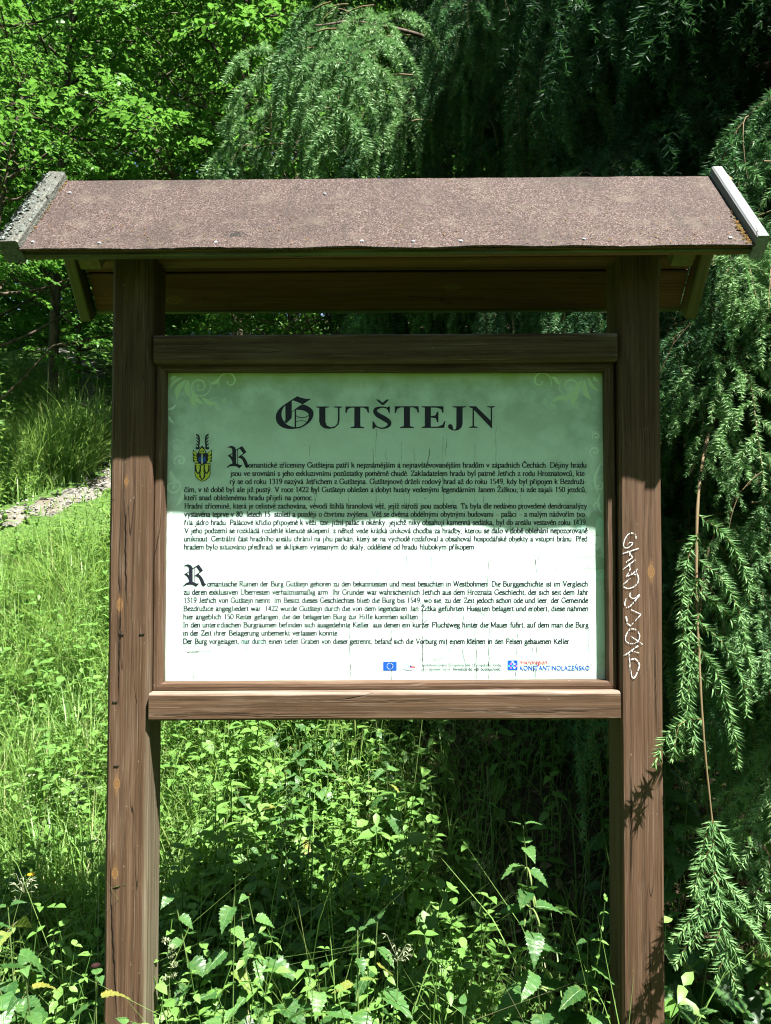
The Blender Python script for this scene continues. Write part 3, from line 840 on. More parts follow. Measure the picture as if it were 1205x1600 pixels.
# --- a small serif face drawn with an elliptical pen.  c = curve, l = straight, s = serif (x y halfwidth)
GL = {
'a': (.44, 'c .06 .33 .09 .41 .19 .43 .29 .41 .3 .31|l .3 .31 .3 .09|c .3 .09 .32 .02 .37 .01 .42 .05|c .3 .26 .19 .22 .08 .16 .06 .08 .1 .02 .18 .02 .3 .1'),
'b': (.49, 'l .09 .68 .09 .02|c .09 .34 .17 .42 .27 .43 .4 .36 .43 .22 .39 .08 .27 .005 .15 .02 .09 .08|s .05 .675 .05'),
'c': (.43, 'c .38 .34 .33 .42 .23 .43 .1 .36 .06 .22 .1 .07 .22 .005 .32 .03 .39 .11'),
'd': (.49, 'l .38 .68 .38 .02|c .38 .36 .31 .43 .23 .43 .1 .36 .06 .21 .09 .07 .2 .005 .3 .03 .38 .1|s .34 .675 .05|s .43 .02 .05'),
'e': (.43, 'l .07 .26 .38 .26|c .38 .26 .36 .38 .23 .435 .11 .37 .06 .22 .1 .06 .23 .005 .33 .03 .39 .11'),
'f': (.32, 'c .34 .62 .3 .67 .24 .67 .16 .6 .15 .5|l .15 .5 .15 .01|l .02 .435 .29 .435|s .15 .01 .1'),
'g': (.47, 'c .22 .43 .11 .39 .09 .29 .13 .19 .22 .16 .31 .19 .35 .29 .31 .39 .22 .43|l .31 .42 .45 .42|c .14 .19 .08 .12 .13 .06 .33 .04 .41 -.03 .37 -.15 .21 -.2 .07 -.16 .05 -.07 .12 .03'),
'h': (.5, 'l .09 .68 .09 .01|c .09 .32 .18 .42 .28 .43 .37 .39 .385 .27|l .385 .27 .385 .01|s .05 .675 .05|s .09 .01 .08|s .385 .01 .08'),
'i': (.27, 'l .13 .43 .13 .01|d .13 .62|s .09 .425 .05|s .13 .01 .09'),
'1i': (.27, 'l .13 .43 .13 .01|s .09 .425 .05|s .13 .01 .09'),
'j': (.27, 'l .15 .43 .15 -.06|c .15 -.06 .12 -.18 .05 -.2 -.02 -.17|d .15 .62|s .11 .425 .05'),
'k': (.49, 'l .09 .68 .09 .01|l .36 .43 .1 .2|l .2 .27 .42 .01|s .05 .675 .05|s .09 .01 .08|s .36 .43 .08|s .42 .01 .07'),
'l': (.27, 'l .13 .68 .13 .01|s .09 .675 .05|s .13 .01 .09'),
'm': (.76, 'l .09 .43 .09 .01|c .09 .32 .17 .42 .26 .43 .35 .39 .37 .27|l .37 .27 .37 .01|c .37 .32 .46 .42 .54 .43 .63 .39 .65 .27|l .65 .27 .65 .01|s .05 .425 .05|s .09 .01 .08|s .37 .01 .08|s .65 .01 .08'),
'n': (.5, 'l .09 .43 .09 .01|c .09 .32 .18 .42 .28 .43 .37 .39 .385 .27|l .385 .27 .385 .01|s .05 .425 .05|s .09 .01 .08|s .385 .01 .08'),
'o': (.49, 'c .245 .435 .12 .38 .06 .22 .12 .05 .245 .005 .37 .05 .43 .22 .37 .38 .245 .435'),
'p': (.49, 'l .09 .43 .09 -.2|c .09 .34 .17 .42 .27 .43 .4 .36 .43 .22 .39 .08 .27 .005 .15 .02 .09 .08|s .05 .425 .05|s .09 -.2 .09'),
'r': (.34, 'l .09 .43 .09 .01|c .09 .28 .15 .39 .23 .43 .31 .41|s .05 .425 .05|s .09 .01 .09'),
's': (.38, 'c .31 .34 .27 .42 .18 .43 .09 .39 .08 .31 .17 .24 .28 .19 .32 .11 .27 .03 .17 .005 .08 .04 .05 .13'),
't': (.29, 'l .12 .55 .12 .1|c .12 .1 .14 .02 .2 .01 .28 .06|l .02 .43 .26 .43'),
'u': (.5, 'l .08 .43 .08 .15|c .08 .15 .1 .04 .19 .01 .29 .04 .38 .13|l .38 .43 .38 .01|s .05 .425 .05|s .34 .425 .05|s .43 .01 .05'),
'v': (.48, 'l .07 .43 .24 .01|l .24 .01 .4 .43|s .07 .43 .08|s .4 .43 .07'),
'w': (.7, 'l .06 .43 .2 .01|l .2 .01 .34 .43|l .34 .43 .48 .01|l .48 .01 .62 .43|s .06 .43 .07|s .34 .43 .07|s .62 .43 .06'),
'x': (.48, 'l .07 .43 .4 .01|l .4 .43 .07 .01|s .07 .43 .08|s .4 .43 .07|s .07 .01 .07|s .4 .01 .08'),
'y': (.48, 'l .07 .43 .24 .03|c .4 .43 .24 .03 .17 -.14 .1 -.2 .03 -.17|s .07 .43 .08|s .4 .43 .07'),
'z': (.43, 'l .05 .425 .37 .425|l .36 .42 .05 .02|l .05 .02 .38 .02|l .06 .425 .05 .33|l .38 .02 .4 .12'),
'A': (.7, 'l .34 .67 .09 .01|l .34 .67 .6 .01|l .17 .23 .5 .23|s .09 .01 .08|s .6 .01 .09'),
'B': (.65, 'l .13 .66 .13 .01|c .13 .65 .33 .65 .48 .6 .5 .48 .42 .37 .25 .345 .13 .345|c .13 .345 .36 .345 .54 .28 .57 .17 .5 .05 .32 .01 .13 .01|s .1 .655 .08|s .1 .01 .08'),
'C': (.66, 'c .58 .49 .52 .62 .37 .665 .16 .58 .06 .33 .16 .08 .36 0 .5 .03 .6 .15|l .585 .66 .58 .47'),
'D': (.71, 'l .13 .66 .13 .01|c .13 .65 .36 .65 .57 .56 .65 .33 .56 .1 .36 .01 .13 .01|s .1 .655 .08|s .1 .01 .08'),
'F': (.57, 'l .13 .66 .13 .01|l .1 .65 .52 .65|l .13 .34 .4 .34|l .52 .65 .53 .52|l .4 .42 .4 .26|s .1 .655 .08|s .13 .01 .11'),
'G': (.71, 'c .59 .51 .52 .62 .37 .665 .16 .58 .06 .33 .16 .08 .37 0 .52 .04 .6 .1|l .6 .1 .6 .29|l .595 .66 .59 .5|s .6 .29 .09'),
'H': (.71, 'l .14 .66 .14 .01|l .57 .66 .57 .01|l .14 .34 .57 .34|s .14 .655 .1|s .14 .01 .1|s .57 .655 .1|s .57 .01 .1'),
'I': (.33, 'l .165 .66 .165 .01|s .165 .655 .1|s .165 .01 .1'),
'J': (.39, 'l .24 .66 .24 .14|c .24 .14 .2 .02 .1 0 .04 .05|s .24 .655 .1'),
'K': (.71, 'l .13 .66 .13 .01|l .55 .65 .15 .29|l .25 .38 .61 .02|s .13 .655 .1|s .13 .01 .1|s .55 .655 .1|s .62 .01 .09'),
'M': (.87, 'l .13 .66 .13 .01|l .13 .66 .43 .06|l .43 .06 .72 .66|l .72 .66 .72 .01|s .1 .655 .08|s .13 .01 .09|s .75 .655 .08|s .72 .01 .1'),
'P': (.56, 'l .13 .66 .13 .01|c .13 .65 .32 .65 .48 .6 .51 .48 .44 .35 .3 .31 .13 .31|s .1 .655 .08|s .13 .01 .11'),
'R': (.66, 'l .13 .66 .13 .01|c .13 .65 .33 .65 .48 .6 .5 .49 .43 .37 .28 .34 .13 .34|l .3 .34 .58 .02|s .1 .655 .08|s .13 .01 .1|s .6 .01 .06'),
'T': (.61, 'l .3 .65 .3 .01|l .05 .65 .55 .65|l .05 .65 .03 .5|l .55 .65 .57 .5|s .3 .01 .12'),
'U': (.71, 'l .13 .66 .13 .22|c .13 .22 .17 .06 .36 0 .52 .06 .57 .22|l .57 .22 .57 .66|s .13 .655 .1|s .57 .655 .09'),
'V': (.69, 'l .1 .66 .36 .01|l .36 .01 .6 .66|s .1 .655 .09|s .6 .655 .08'),
'W': (.92, 'l .08 .66 .28 .01|l .28 .01 .46 .6|l .46 .66 .66 .01|l .66 .01 .84 .66|s .08 .655 .08|s .46 .655 .08|s .84 .655 .07'),
'Z': (.6, 'l .07 .65 .54 .65|l .53 .64 .06 .02|l .06 .02 .55 .02|l .07 .65 .05 .5|l .55 .02 .57 .17'),
'0': (.49, 'c .245 .66 .11 .57 .06 .33 .11 .09 .245 .005 .38 .09 .43 .33 .38 .57 .245 .66'),
'1': (.49, 'l .26 .66 .26 .01|l .26 .66 .13 .58|s .26 .01 .11'),
'2': (.49, 'c .07 .5 .11 .62 .22 .66 .35 .61 .38 .48 .3 .3 .06 .03|l .05 .02 .4 .02|l .4 .02 .43 .12'),
'3': (.49, 'c .08 .54 .13 .63 .24 .66 .34 .59 .33 .46 .2 .36|c .2 .36 .35 .31 .39 .18 .31 .05 .17 .005 .06 .05'),
'4': (.49, 'l .33 .66 .33 .01|l .33 .66 .05 .2|l .05 .18 .44 .18'),
'5': (.49, 'l .15 .65 .4 .65|l .15 .65 .11 .38|c .11 .38 .27 .36 .38 .28 .39 .15 .29 .03 .16 .005 .06 .05'),
'8': (.49, 'c .25 .66 .13 .6 .12 .49 .22 .38 .36 .26 .38 .12 .25 .005 .11 .1 .1 .22 .22 .35 .35 .44 .37 .56 .25 .66'),
'9': (.49, 'c .42 .44 .37 .62 .25 .66 .11 .58 .08 .43 .15 .3 .26 .27 .37 .34 .42 .44|c .42 .44 .39 .2 .27 .06 .1 .0'),
'ß': (.5, 'l .1 .45 .1 .01|c .1 .45 .13 .62 .25 .68 .37 .62 .38 .52 .28 .4|c .28 .4 .42 .3 .44 .14 .34 .01 .24 .03|s .07 .01 .08'),
'.': (.25, 'd .12 .045'), ',': (.25, 'd .12 .045|l .15 .04 .09 -.11'), ';': (.27, 'd .13 .045|l .16 .04 .1 -.11|d .13 .38'),
'-': (.33, 'h .05 .22 .27 .22'), '–': (.5, 'h .02 .22 .48 .22'), ' ': (.25, ''),
}
ACC = {'á': ('a', 'ac', .2), 'é': ('e', 'ac', .23), 'í': ('1i', 'ac', .14), 'ý': ('y', 'ac', .24), 'ú': ('u', 'ac', .24), 'ů': ('u', 'rg', .23),
       'č': ('c', 'cr', .23), 'ř': ('r', 'cr', .18), 'š': ('s', 'cr', .19), 'ž': ('z', 'cr', .21), 'ě': ('e', 'cr', .23), 'ň': ('n', 'cr', .25),
       'ä': ('a', 'um', .2), 'ö': ('o', 'um', .245), 'ü': ('u', 'um', .23), 'Č': ('C', 'CR', .36), 'Ž': ('Z', 'CR', .3), 'Ü': ('U', 'UM', .35), 'Š': ('S', 'CR', .3)}
ACS = {'ac': 'l .04 .66 -.02 .52', 'cr': 'l -.1 .64 0 .53|l 0 .53 .1 .64', 'rg': 'c 0 .66 -.06 .6 0 .53 .06 .6 0 .66', 'um': 'd -.09 .61|d .09 .61',
       'CR': 'l -.1 .86 0 .74|l 0 .74 .1 .86', 'UM': 'd -.1 .8|d .1 .8'}
_gc = {}
PA, PB = 0.073, 0.044
def glyph(ch):
    """-> advance, list of (kind, points, offsets)"""
    if ch in _gc: return _gc[ch]
    if ch in ACC:
        b_, acc, dx = ACC[ch]
        adv, st = glyph(b_)
        st = st + parse(ACS[acc], dx)
    else:
        adv, spec = GL.get(ch, GL['-'])
        st = parse(spec)
    _gc[ch] = (adv, st)
    return _gc[ch]
def parse(spec, dx=0.0):
    out = []
    for s in spec.split('|'):
        if not s.strip(): continue
        k, *nums = s.split()
        f = [float(x) for x in nums]
        if k == 's':
            x, y, w = f[0] + dx, f[1], f[2]
            w *= 1.2; P = np.array([(x - w, y), (x + w, y)]); out.append((P, np.array([(0, .026)] * 2)))
        elif k == 'h':
            P = np.array([(f[0] + dx, f[1]), (f[2] + dx, f[3])]); out.append((P, np.array([(0, .024)] * 2)))
        elif k == 'd':
            x, y, r = f[0] + dx, f[1], .05
            P = np.array([(x - r, y), (x - .6 * r, y), (x, y), (x + .6 * r, y), (x + r, y)])
            out.append((P, np.array([(0, .01), (0, .04), (0, .05), (0, .04), (0, .01)])))
        else:
            P = np.array(f).reshape(-1, 2); P[:, 0] += dx
            if k == 'c': P = curve_pts(P, 4)
            t = np.gradient(P, axis=0); t /= np.linalg.norm(t, axis=1)[:, None] + 1e-12
            nx, ny = -t[:, 1], t[:, 0]
            h = np.sqrt((PA * nx) ** 2 + (PB * ny) ** 2)
            out.append((P, np.stack([PA * PA * nx / h, PB * PB * ny / h], 1)))
    return out
EM = 12.1
def text_line(txt, u0, u1, v, name='text_line'):
    nat = sum(glyph(c)[0] for c in txt) * EM
    nsp = txt.count(' ')
    W = u1 - u0
    natc = sum(glyph(c)[0] for c in txt if c != ' ') * EM
    sx = min(1.03, max(0.8, (W - nsp * 0.27 * EM) / natc))
    spw = (W - natc * sx) / max(1, nsp)
    ink = Ink(0.0005, 2e-8)
    u = u0
    for c in txt:
        if c == ' ':
            u += spw; continue
        adv, st = glyph(c)
        for P, O in st:
            Q = np.array([board(u + p[0] * EM * sx, v - p[1] * EM) for p in P])
            ink.band(Q, np.stack([O[:, 0] * EM * sx, O[:, 1] * EM], 1) * 0.00145)
        u += adv * EM * sx
    return ink.build(name, M_INK)

for (txt, a, z, v) in (
 ('omantické zříceniny Gutštejna patří k nejznámějším a nejnavštěvovanějším hradům v západních Čechách. Dějiny hradu', 388, 917, 730.5),
 ('jsou ve srovnání s jeho exkluzivními pozůstatky poměrně chudé. Zakladatelem hradu byl patrně Jetřich z rodu Hroznatovců, kte-', 360, 917, 743.5),
 ('rý se od roku 1319 nazývá Jetřichem z Gutštejna. Gutštejnové drželi rodový hrad až do roku 1549, kdy byl připojen k Bezdruži-', 359, 917, 756.2),
 ('čím, v té době byl ale již pustý. V roce 1422 byl Gutštejn obležen a dobyt husity vedenými legendárním Janem Žižkou; ti zde zajali 150 jezdců,', 288, 917, 768.8),
 ('kteří snad obleženému hradu přijeli na pomoc.', 288, 490, 781.5),
 ('Hradní zřícenině, která je celistvě zachována, vévodí štíhlá hranolová věž, jejíž nároží jsou zaoblena. Ta byla dle nedávno provedené dendroanalýzy', 288, 917.5, 794.5),
 ('vystavěna teprve v 80. letech 15. století a později o čtvrtinu zvýšena. Věž se dvěma obdélnými obytnými budovami – paláci – a malým nádvořím tvo-', 288, 917.5, 807.2),
 ('řila jádro hradu. Palácové křídlo připojené k věži, tzv. jižní palác s okénky, jejichž niky obsahují kamenná sedátka, byl do areálu vestavěn roku 1439.', 288, 918, 820),
 ('V jeho podzemí se rozkládá rozlehlé klenuté sklepení, z něhož vede krátká úniková chodba za hradby, kterou se dalo v době oblehání nepozorovaně', 288, 918.5, 832.8),
 ('uniknout. Centrální část hradního areálu chránil na jihu parkán, který se na východě rozšiřoval a obsahoval hospodářské objekty a vstupní bránu. Před', 287.5, 918.5, 845.5),
 ('hradem bylo situováno předhradí se sklípkem vytesaným do skály, oddělené od hradu hlubokým příkopem.', 287.5, 744, 858.2),
 ('omantische Ruinen der Burg Gutštejn gehören zu den bekanntesten und meist besuchten in Westböhmen. Die Burggeschichte ist im Vergleich', 324, 919, 916),
 ('zu deren exklusiven Überresten verhältnismäßig arm. Ihr Gründer war wahrscheinlich Jetřich aus dem Hroznata-Geschlecht, der sich seit dem Jahr', 287, 919.5, 929),
 ('1319 Jetřich von Gutštejn nennt. Im Besitz dieses Geschlechtes blieb die Burg bis 1549, wo sie, zu der Zeit jedoch schon öde und leer, der Gemeinde', 287, 919.5, 941.7),
 ('Bezdružice angegliedert war. 1422 wurde Gutštejn durch die von dem legendären Jan Žižka geführten Hussiten belagert und erobert, diese nahmen', 286.5, 920, 954.5),
 ('hier angeblich 150 Reiter gefangen, die der belagerten Burg zur Hilfe kommen sollten.', 286.5, 656, 967.3),
 ('In den unterirdischen Burgräumen befinden sich ausgedehnte Keller, aus denen ein kurzer Fluchtweg hinter die Mauer führt, auf dem man die Burg', 286, 920, 980),
 ('in der Zeit ihrer Belagerung unbemerkt verlassen konnte.', 286, 530, 992.8),
 ('Der Burg vorgelagert, nur durch einen tiefen Graben von dieser getrennt, befand sich die Vorburg mit einem kleinen in den Felsen gehauenen Keller.', 286, 892, 1005.8)):
    text_line(txt, a, z, v)

# --- heading
def px(pts, ou, ov, sc):
    return [board(ou + p[0] / sc, ov + p[1] / sc) for p in pts]
def smooth(pts, n=4):
    return [tuple(p) for p in curve_pts(list(pts) + [pts[0]], n)[:-1]]
ink = Ink(0.0005, 1e-6)
g = lambda pts: ink.poly(px(pts, 425, 610, 6.694))
cr = curve_pts([(262, 62), (150, 135), (85, 185), (50, 235), (40, 280), (55, 340), (100, 382), (165, 402), (235, 403)], 4)
ci = curve_pts([(215, 110), (160, 140), (122, 180), (105, 220), (101, 255), (108, 290), (130, 328), (170, 365), (238, 386)], 4)
for i in range(len(cr) - 1): g([cr[i], cr[i + 1], ci[i + 1], ci[i]])
g([(265, 60), (300, 75), (355, 88), (412, 88), (320, 148), (300, 135), (250, 115), (205, 100)])
g([(140, 145), (208, 100), (207, 280), (205, 292), (150, 345), (130, 325), (142, 310)])
co = curve_pts([(205, 228), (250, 190), (312, 150), (355, 156), (400, 180), (428, 212), (436, 250), (418, 302), (375, 350), (300, 392), (228, 403)], 4)
ci = curve_pts([(212, 232), (232, 212), (262, 203), (305, 206), (345, 217), (376, 238), (386, 262), (380, 302), (350, 345), (300, 376), (240, 388)], 4)
for i in range(len(co) - 1): g([co[i], co[i + 1], ci[i + 1], ci[i]])
g([(238, 203), (254, 203), (254, 392), (238, 392)])
ink.line(px(curve_pts([(252, 264), (280, 280), (316, 286), (352, 280), (386, 262)], 5), 425, 610, 6.694), 0.0009)
ink.line(px(curve_pts([(252, 332), (280, 321), (315, 317), (345, 323), (372, 336)], 5), 425, 610, 6.694), 0.0007)
g([(462, 168), (598, 168), (598, 178), (560, 183), (560, 330), (575, 368), (615, 385), (660, 375), (685, 345), (690, 300), (690, 183), (650, 178), (650, 168), (735, 168), (735, 178), (708, 183), (708, 310), (698, 355), (660, 392), (600, 403), (545, 395), (508, 365), (495, 325), (495, 183), (462, 178)])
TT = [(770, 168), (1012, 168), (1016, 235), (1004, 235), (990, 197), (960, 181), (925, 180), (925, 375), (965, 386), (965, 395), (822, 395), (822, 386), (862, 375), (862, 180), (825, 181), (795, 197), (780, 238), (768, 238)]
g(TT)
g2 = lambda pts: ink.poly(px(pts, 595, 610, 6.342))
g2([(140 + (x - 770) / 242 * 235, 157 + (y - 168) / 227 * 216) for x, y in TT])
sx = lambda x, y: board(582.2 + x * 30.5, 635.0 + y * 35.3)
spine = [(.84, .17, .03), (.7, .06, .035), (.45, .035, .04), (.2, .10, .075), (.13, .22, .10), (.26, .37, .125), (.54, .51, .13), (.82, .67, .12), (.86, .81, .09), (.70, .93, .05), (.45, .965, .035), (.2, .89, .03), (.06, .70, .02)]
sp_ = curve_pts([(a, b_, c) for a, b_, c in spine], 4)
ink.line([sx(p[0], p[1]) for p in sp_], sp_[:, 2] * 0.0442)
ink.poly([sx(*p) for p in ((.84, .0), (.89, .0), (.89, .30), (.85, .30), (.72, .06))])
ink.poly([sx(*p) for p in ((.0, .66), (.05, .66), (.20, .90), (.04, 1.0), (.0, 1.0))])
g([(1088, 95), (1115, 95), (1158, 128), (1200, 95), (1228, 95), (1172, 152), (1148, 152)])
g2([(405, 157), (622, 157), (622, 222), (610, 222), (600, 187), (560, 172), (497, 170), (497, 255), (540, 248), (560, 210), (572, 210), (572, 315), (560, 315), (545, 277), (497, 268), (497, 360), (570, 358), (612, 340), (630, 305), (642, 307), (628, 372), (405, 372), (405, 363), (437, 355), (437, 172), (405, 166)])
g2([(712, 157), (845, 157), (845, 166), (812, 172), (812, 330), (800, 370), (770, 393), (735, 400), (700, 392), (672, 375), (665, 355), (675, 338), (692, 334), (708, 342), (714, 358), (717, 380), (730, 391), (745, 380), (750, 350), (750, 172), (712, 166)])
g2([(875, 157), (945, 157), (1090, 300), (1090, 172), (1055, 166), (1055, 157), (1132, 157), (1132, 166), (1104, 172), (1104, 375), (1098, 375), (925, 195), (925, 355), (960, 363), (960, 371), (875, 371), (875, 363), (910, 355), (910, 180), (875, 166)])
ink.build('heading', M_INK)

def drop_cap(ou, ov, sc):
    ink = Ink(0.0005, 1e-6)
    q = lambda pts: ink.poly(px(pts, ou, ov, sc))
    q([(150, 222), (190, 190), (240, 175), (290, 182), (335, 210), (362, 262), (364, 600), (272, 600), (273, 275), (255, 238), (215, 215), (165, 222)])
    q([(155, 410), (275, 342), (275, 362), (230, 392), (288, 450), (288, 570), (275, 560), (250, 500), (215, 450), (165, 415)])
    q([(392, 255), (408, 248), (408, 605), (392, 605)])
    q([(358, 268), (505, 178), (607, 322), (420, 462), (410, 440), (528, 352), (448, 242), (362, 288)])
    q([(412, 448), (492, 398), (560, 450), (610, 530), (645, 622), (692, 636), (612, 706), (575, 670), (540, 570), (500, 490), (450, 462)])
    q([(130, 690), (200, 620), (275, 588), (385, 592), (450, 625), (518, 625), (440, 708), (380, 665), (300, 650), (220, 660), (150, 694)])
    ink.build('drop_cap', M_INK)
drop_cap(345, 685, 15.06)
drop_cap(277.2, 870, 15.06)

# --- coat of arms
ink = Ink(0.0005, 2e-6)
q = lambda pts, m=0: ink.poly(px(pts, 290, 670, 16.84), m)
ln = lambda pts, w, m=0, n=4: ink.line(px(curve_pts(pts, n), 290, 670, 16.84), w * 0.000086, m)
for s in (-1, 1):
    mx = lambda pts: [(445 + s * (p[0] - 445), p[1]) for p in pts]
    ln(mx([(610, 152), (570, 170), (540, 210), (530, 290), (535, 380), (545, 450), (530, 520)]), 22)
    for (a, b_) in (((535, 280), (605, 215)), ((535, 360), (600, 305)), ((540, 430), (608, 390)), ((545, 500), (618, 470)), ((530, 520), (620, 515))):
        ln(mx([a, ((a[0] + b_[0]) / 2, (a[1] + b_[1]) / 2 + 12), b_]), 15)
    q(mx([(560, 660), (690, 545), (700, 660), (690, 870), (640, 890), (540, 880)]))
    q(mx([(600, 650), (665, 570), (685, 640), (610, 720)]), 1)
    q(mx([(590, 740), (680, 700), (682, 735), (600, 790)]), 1)
    q(mx([(590, 800), (676, 775), (676, 812), (600, 850)]), 1)
    q(mx([(560, 850), (660, 845), (650, 872), (560, 900)]), 1)
q([(385, 500), (440, 440), (490, 500), (560, 640), (540, 690), (340, 690), (320, 640)])
q([(375, 560), (430, 500), (500, 560), (525, 640), (365, 640)], 1)
q([(395, 590), (425, 560), (425, 620), (395, 620)]); q([(450, 560), (490, 590), (490, 620), (450, 620)])
q([(300, 640), (445, 680), (590, 640), (570, 900), (320, 900)])
q([(240, 905), (660, 905), (660, 1180), (630, 1270), (560, 1340), (445, 1395), (330, 1340), (265, 1270), (240, 1180)])
q([(258, 922), (642, 922), (642, 1175), (614, 1258), (550, 1322), (445, 1372), (340, 1322), (282, 1258), (258, 1175)], 1)
q([(350, 900), (560, 900), (435, 975)])
q([(345, 740), (415, 740), (420, 860), (340, 870)], 2); q([(455, 740), (525, 740), (535, 880), (460, 880)], 2)
q([(425, 660), (445, 650), (450, 900), (435, 945), (420, 900)], 3)
for (cx, cy) in ((330, 1050), (555, 1050), (440, 1210)):
    for s in (-1, 1):
        ln([(cx + s * 45, cy - 100), (cx + s * 62, cy - 60), (cx + s * 55, cy + 20), (cx + s * 40, cy + 80), (cx, cy + 130)], 17)
        for k in (-60, -20, 20, 55):
            ln([(cx + s * 55, cy + k + 12), (cx + s * 78, cy + k - 10)], 11)
    q([(cx - 8, cy - 70), (cx + 8, cy - 70), (cx + 14, cy + 50), (cx - 14, cy + 50)], 4)
    ink.disc(px([(cx, cy + 85)], 290, 670, 16.84)[0], 0.0012, m=4)
ink.build('coat_of_arms', [M_INK, M_GOLD, M_BLUE, M_WHITE, M_OCHRE])

# --- logos along the foot
ink = Ink(0.0005, 4e-6)
rect = lambda u0, v0, u1, v1, m: ink.poly([board(u0, v0), board(u1, v0), board(u1, v1), board(u0, v1)], m)
rect(599, 1034, 620, 1047.6, 0)
for i in range(12):
    a = i * math.pi / 6
    c = board(609.5 + 4.7 * math.cos(a), 1040.8 + 4.7 * math.sin(a))
    ink.poly([(c[0] + 0.0013 * (1 if k % 2 == 0 else .42) * math.sin(k * math.pi / 5), c[1] + 0.0013 * (1 if k % 2 == 0 else .42) * math.cos(k * math.pi / 5)) for k in range(10)], 1)
ink.build('flag_emblem', [M_BLUE, M_OCHRE])
ink = Ink(0.0005, 4e-6)
ink.disc(board(639, 1041.6), 0.0147, 0.0088, 0, 24); ink.disc(board(639, 1041.3), 0.0145, 0.0084, 1, 24)
for k in range(4):
    c = board(633 + 2.6 * k - (2.6 if k > 1 else 0), 1040 - 2.2 * (k % 2) + (4 if k > 1 else 0))
    ink.disc(c, 0.0028, 0.0013, 2, 8, 0.8)
rect(640, 1038.5, 648.5, 1041, 1); rect(640, 1041, 648.5, 1043.6, 3)
ink.poly([board(640, 1038.3), board(644, 1041), board(640, 1043.8)], 0)
ink.build('programme_emblem', [M_NAVY, M_WHITE, M_CYAN, M_RED])
ink = Ink(0.0005, 4e-6)
rect(793.3, 1031.8, 809, 1047, 0)
for (u, v, m) in ((801, 1034.5, 1), (804, 1037.5, 1), (807, 1040.5, 3), (804, 1043.3, 1), (798.5, 1037.5, 3), (795.5, 1040.5, 2), (798.5, 1043.3, 3), (801.2, 1040.5, 2)):
    ink.disc(board(u, v), 0.0021, m=m, n=12)
ink.build('region_emblem', [M_BLUE, M_WHITE, M_CYAN, M_PINK])
def sans(txt, u0, u1, v, size, mat, name, bold=0.0, shear=0.0):
    cu = bpy.data.curves.new(name, 'FONT'); cu.body = txt; cu.size = 1.0; cu.offset = bold; cu.shear = shear
    cu.resolution_u = 3
    tmp = bpy.data.objects.new('lettering_tmp', cu); COL.objects.link(tmp)
    dg = bpy.context.evaluated_depsgraph_get()
    me = bpy.data.meshes.new_from_object(tmp.evaluated_get(dg))
    bpy.data.objects.remove(tmp); bpy.data.curves.remove(cu)
    n = len(me.vertices); co = np.zeros(n * 3); me.vertices.foreach_get('co', co); co = co.reshape(-1, 3)
    w = co[:, 0].max() - co[:, 0].min(); x0 = co[:, 0].min()
    nw = np.zeros_like(co)
    for i in range(n):
        p = board(u0 + (co[i, 0] - x0) / w * (u1 - u0), v - co[i, 1] * size)
        nw[i] = (p[0], PY - 0.0006, p[1])
    me.vertices.foreach_set('co', nw.ravel().astype(np.float32)); me.update(); me.name = name
    me.materials.clear()
    link(name, me, mat, panel)
sans('spolufinancováno Evropskou unií z Evropského fondu', 659.5, 783, 1041.2, 7.4, M_INK, 'text_line')
sans('pro regionální rozvoj.', 659, 705, 1047.6, 7.4, M_INK, 'text_line')
sans('Investice do vaší budoucnosti.', 708.5, 783.5, 1047.6, 7.4, M_INK, 'text_line', 0.012)
sans('mikroregion', 812, 855, 1037.6, 9.6, M_RED, 'text_line', 0.012, 0.25)
sans('KONSTANTINOLÁZEŇSKO', 812.5, 921.5, 1047.2, 10.6, M_BLUE, 'text_line', 0.012)

# --- pale printed scrolls in the corners
ink = Ink(0.00025, 4e-7)
def scroll(cu, cv, r, turns, a0, w, m=0, flip=1, tail=None):
    n = int(18 * turns) + 4
    P = []
    for i in range(n):
        t = i / (n - 1); a = a0 + flip * turns * 2 * math.pi * t
        P.append((cu + r * (1 - 0.86 * t) * math.cos(a), cv + r * (1 - 0.86 * t) * math.sin(a)))
    if tail: P = [tuple(p) for p in curve_pts(tail + [P[0]], 5)[:-1]] + P
    t = np.linspace(0, 1, len(P))
    ink.line([board(*p) for p in P], (0.35 + 0.65 * np.sin(np.pi * np.clip(t * 1.05, 0, 1))) * w * 0.00145, m)
    if tail is None or r > 4: ink.disc(board(*P[-1]), 0.0011 * w * 1.6, m=m, n=9)
def leafs(u, v, du, dv, w, m=0):
    P = curve_pts([(u, v), (u + du * .5 - dv * .15, v + dv * .5 + du * .15), (u + du, v + dv)], 6)
    t = np.linspace(0, 1, len(P))
    ink.line([board(*p) for p in P], np.sin(np.pi * np.clip(t + .08, 0, 1)) * w * 0.00145, m)
for (mir, cu0) in ((1, 0), (-1, 1203)):
    X = (lambda u: u) if mir == 1 else (lambda u: 1203 - u)
    k = 1.0
    scroll(X(312), 604, 18, 1.7, -0.6 if mir == 1 else math.pi + 0.6, 1.3, 1, mir)
    scroll(X(358), 596, 18, 1.0, 2.6 if mir == 1 else 0.5, 1.4, 1, mir)
    for (u, v, du, dv, w) in ((290, 594, -14, 34, 4.5), (294, 594, 6, 30, 4), (300, 612, 22, 20, 4), (300, 618, 9, 18, 3.5), (316, 622, 26, 8, 3.5), (284, 590, -20, 22, 3), (330, 600, 14, -12, 3), (276, 588, -10, 8, 2.5)):
        leafs(X(u), v, du * mir, dv, w, 1)
    for (u, v, r) in ((304, 632, 6), (340, 634, 5), (352, 626, 5)):
        scroll(X(u), v, r, 1.1, 0.2 if mir == 1 else 2.9, 0.9, 1, mir)
    for i in range(4): ink.disc(board(X(325 + 5 * i), 624 - 1.2 * i), 0.0016, m=1, n=8)
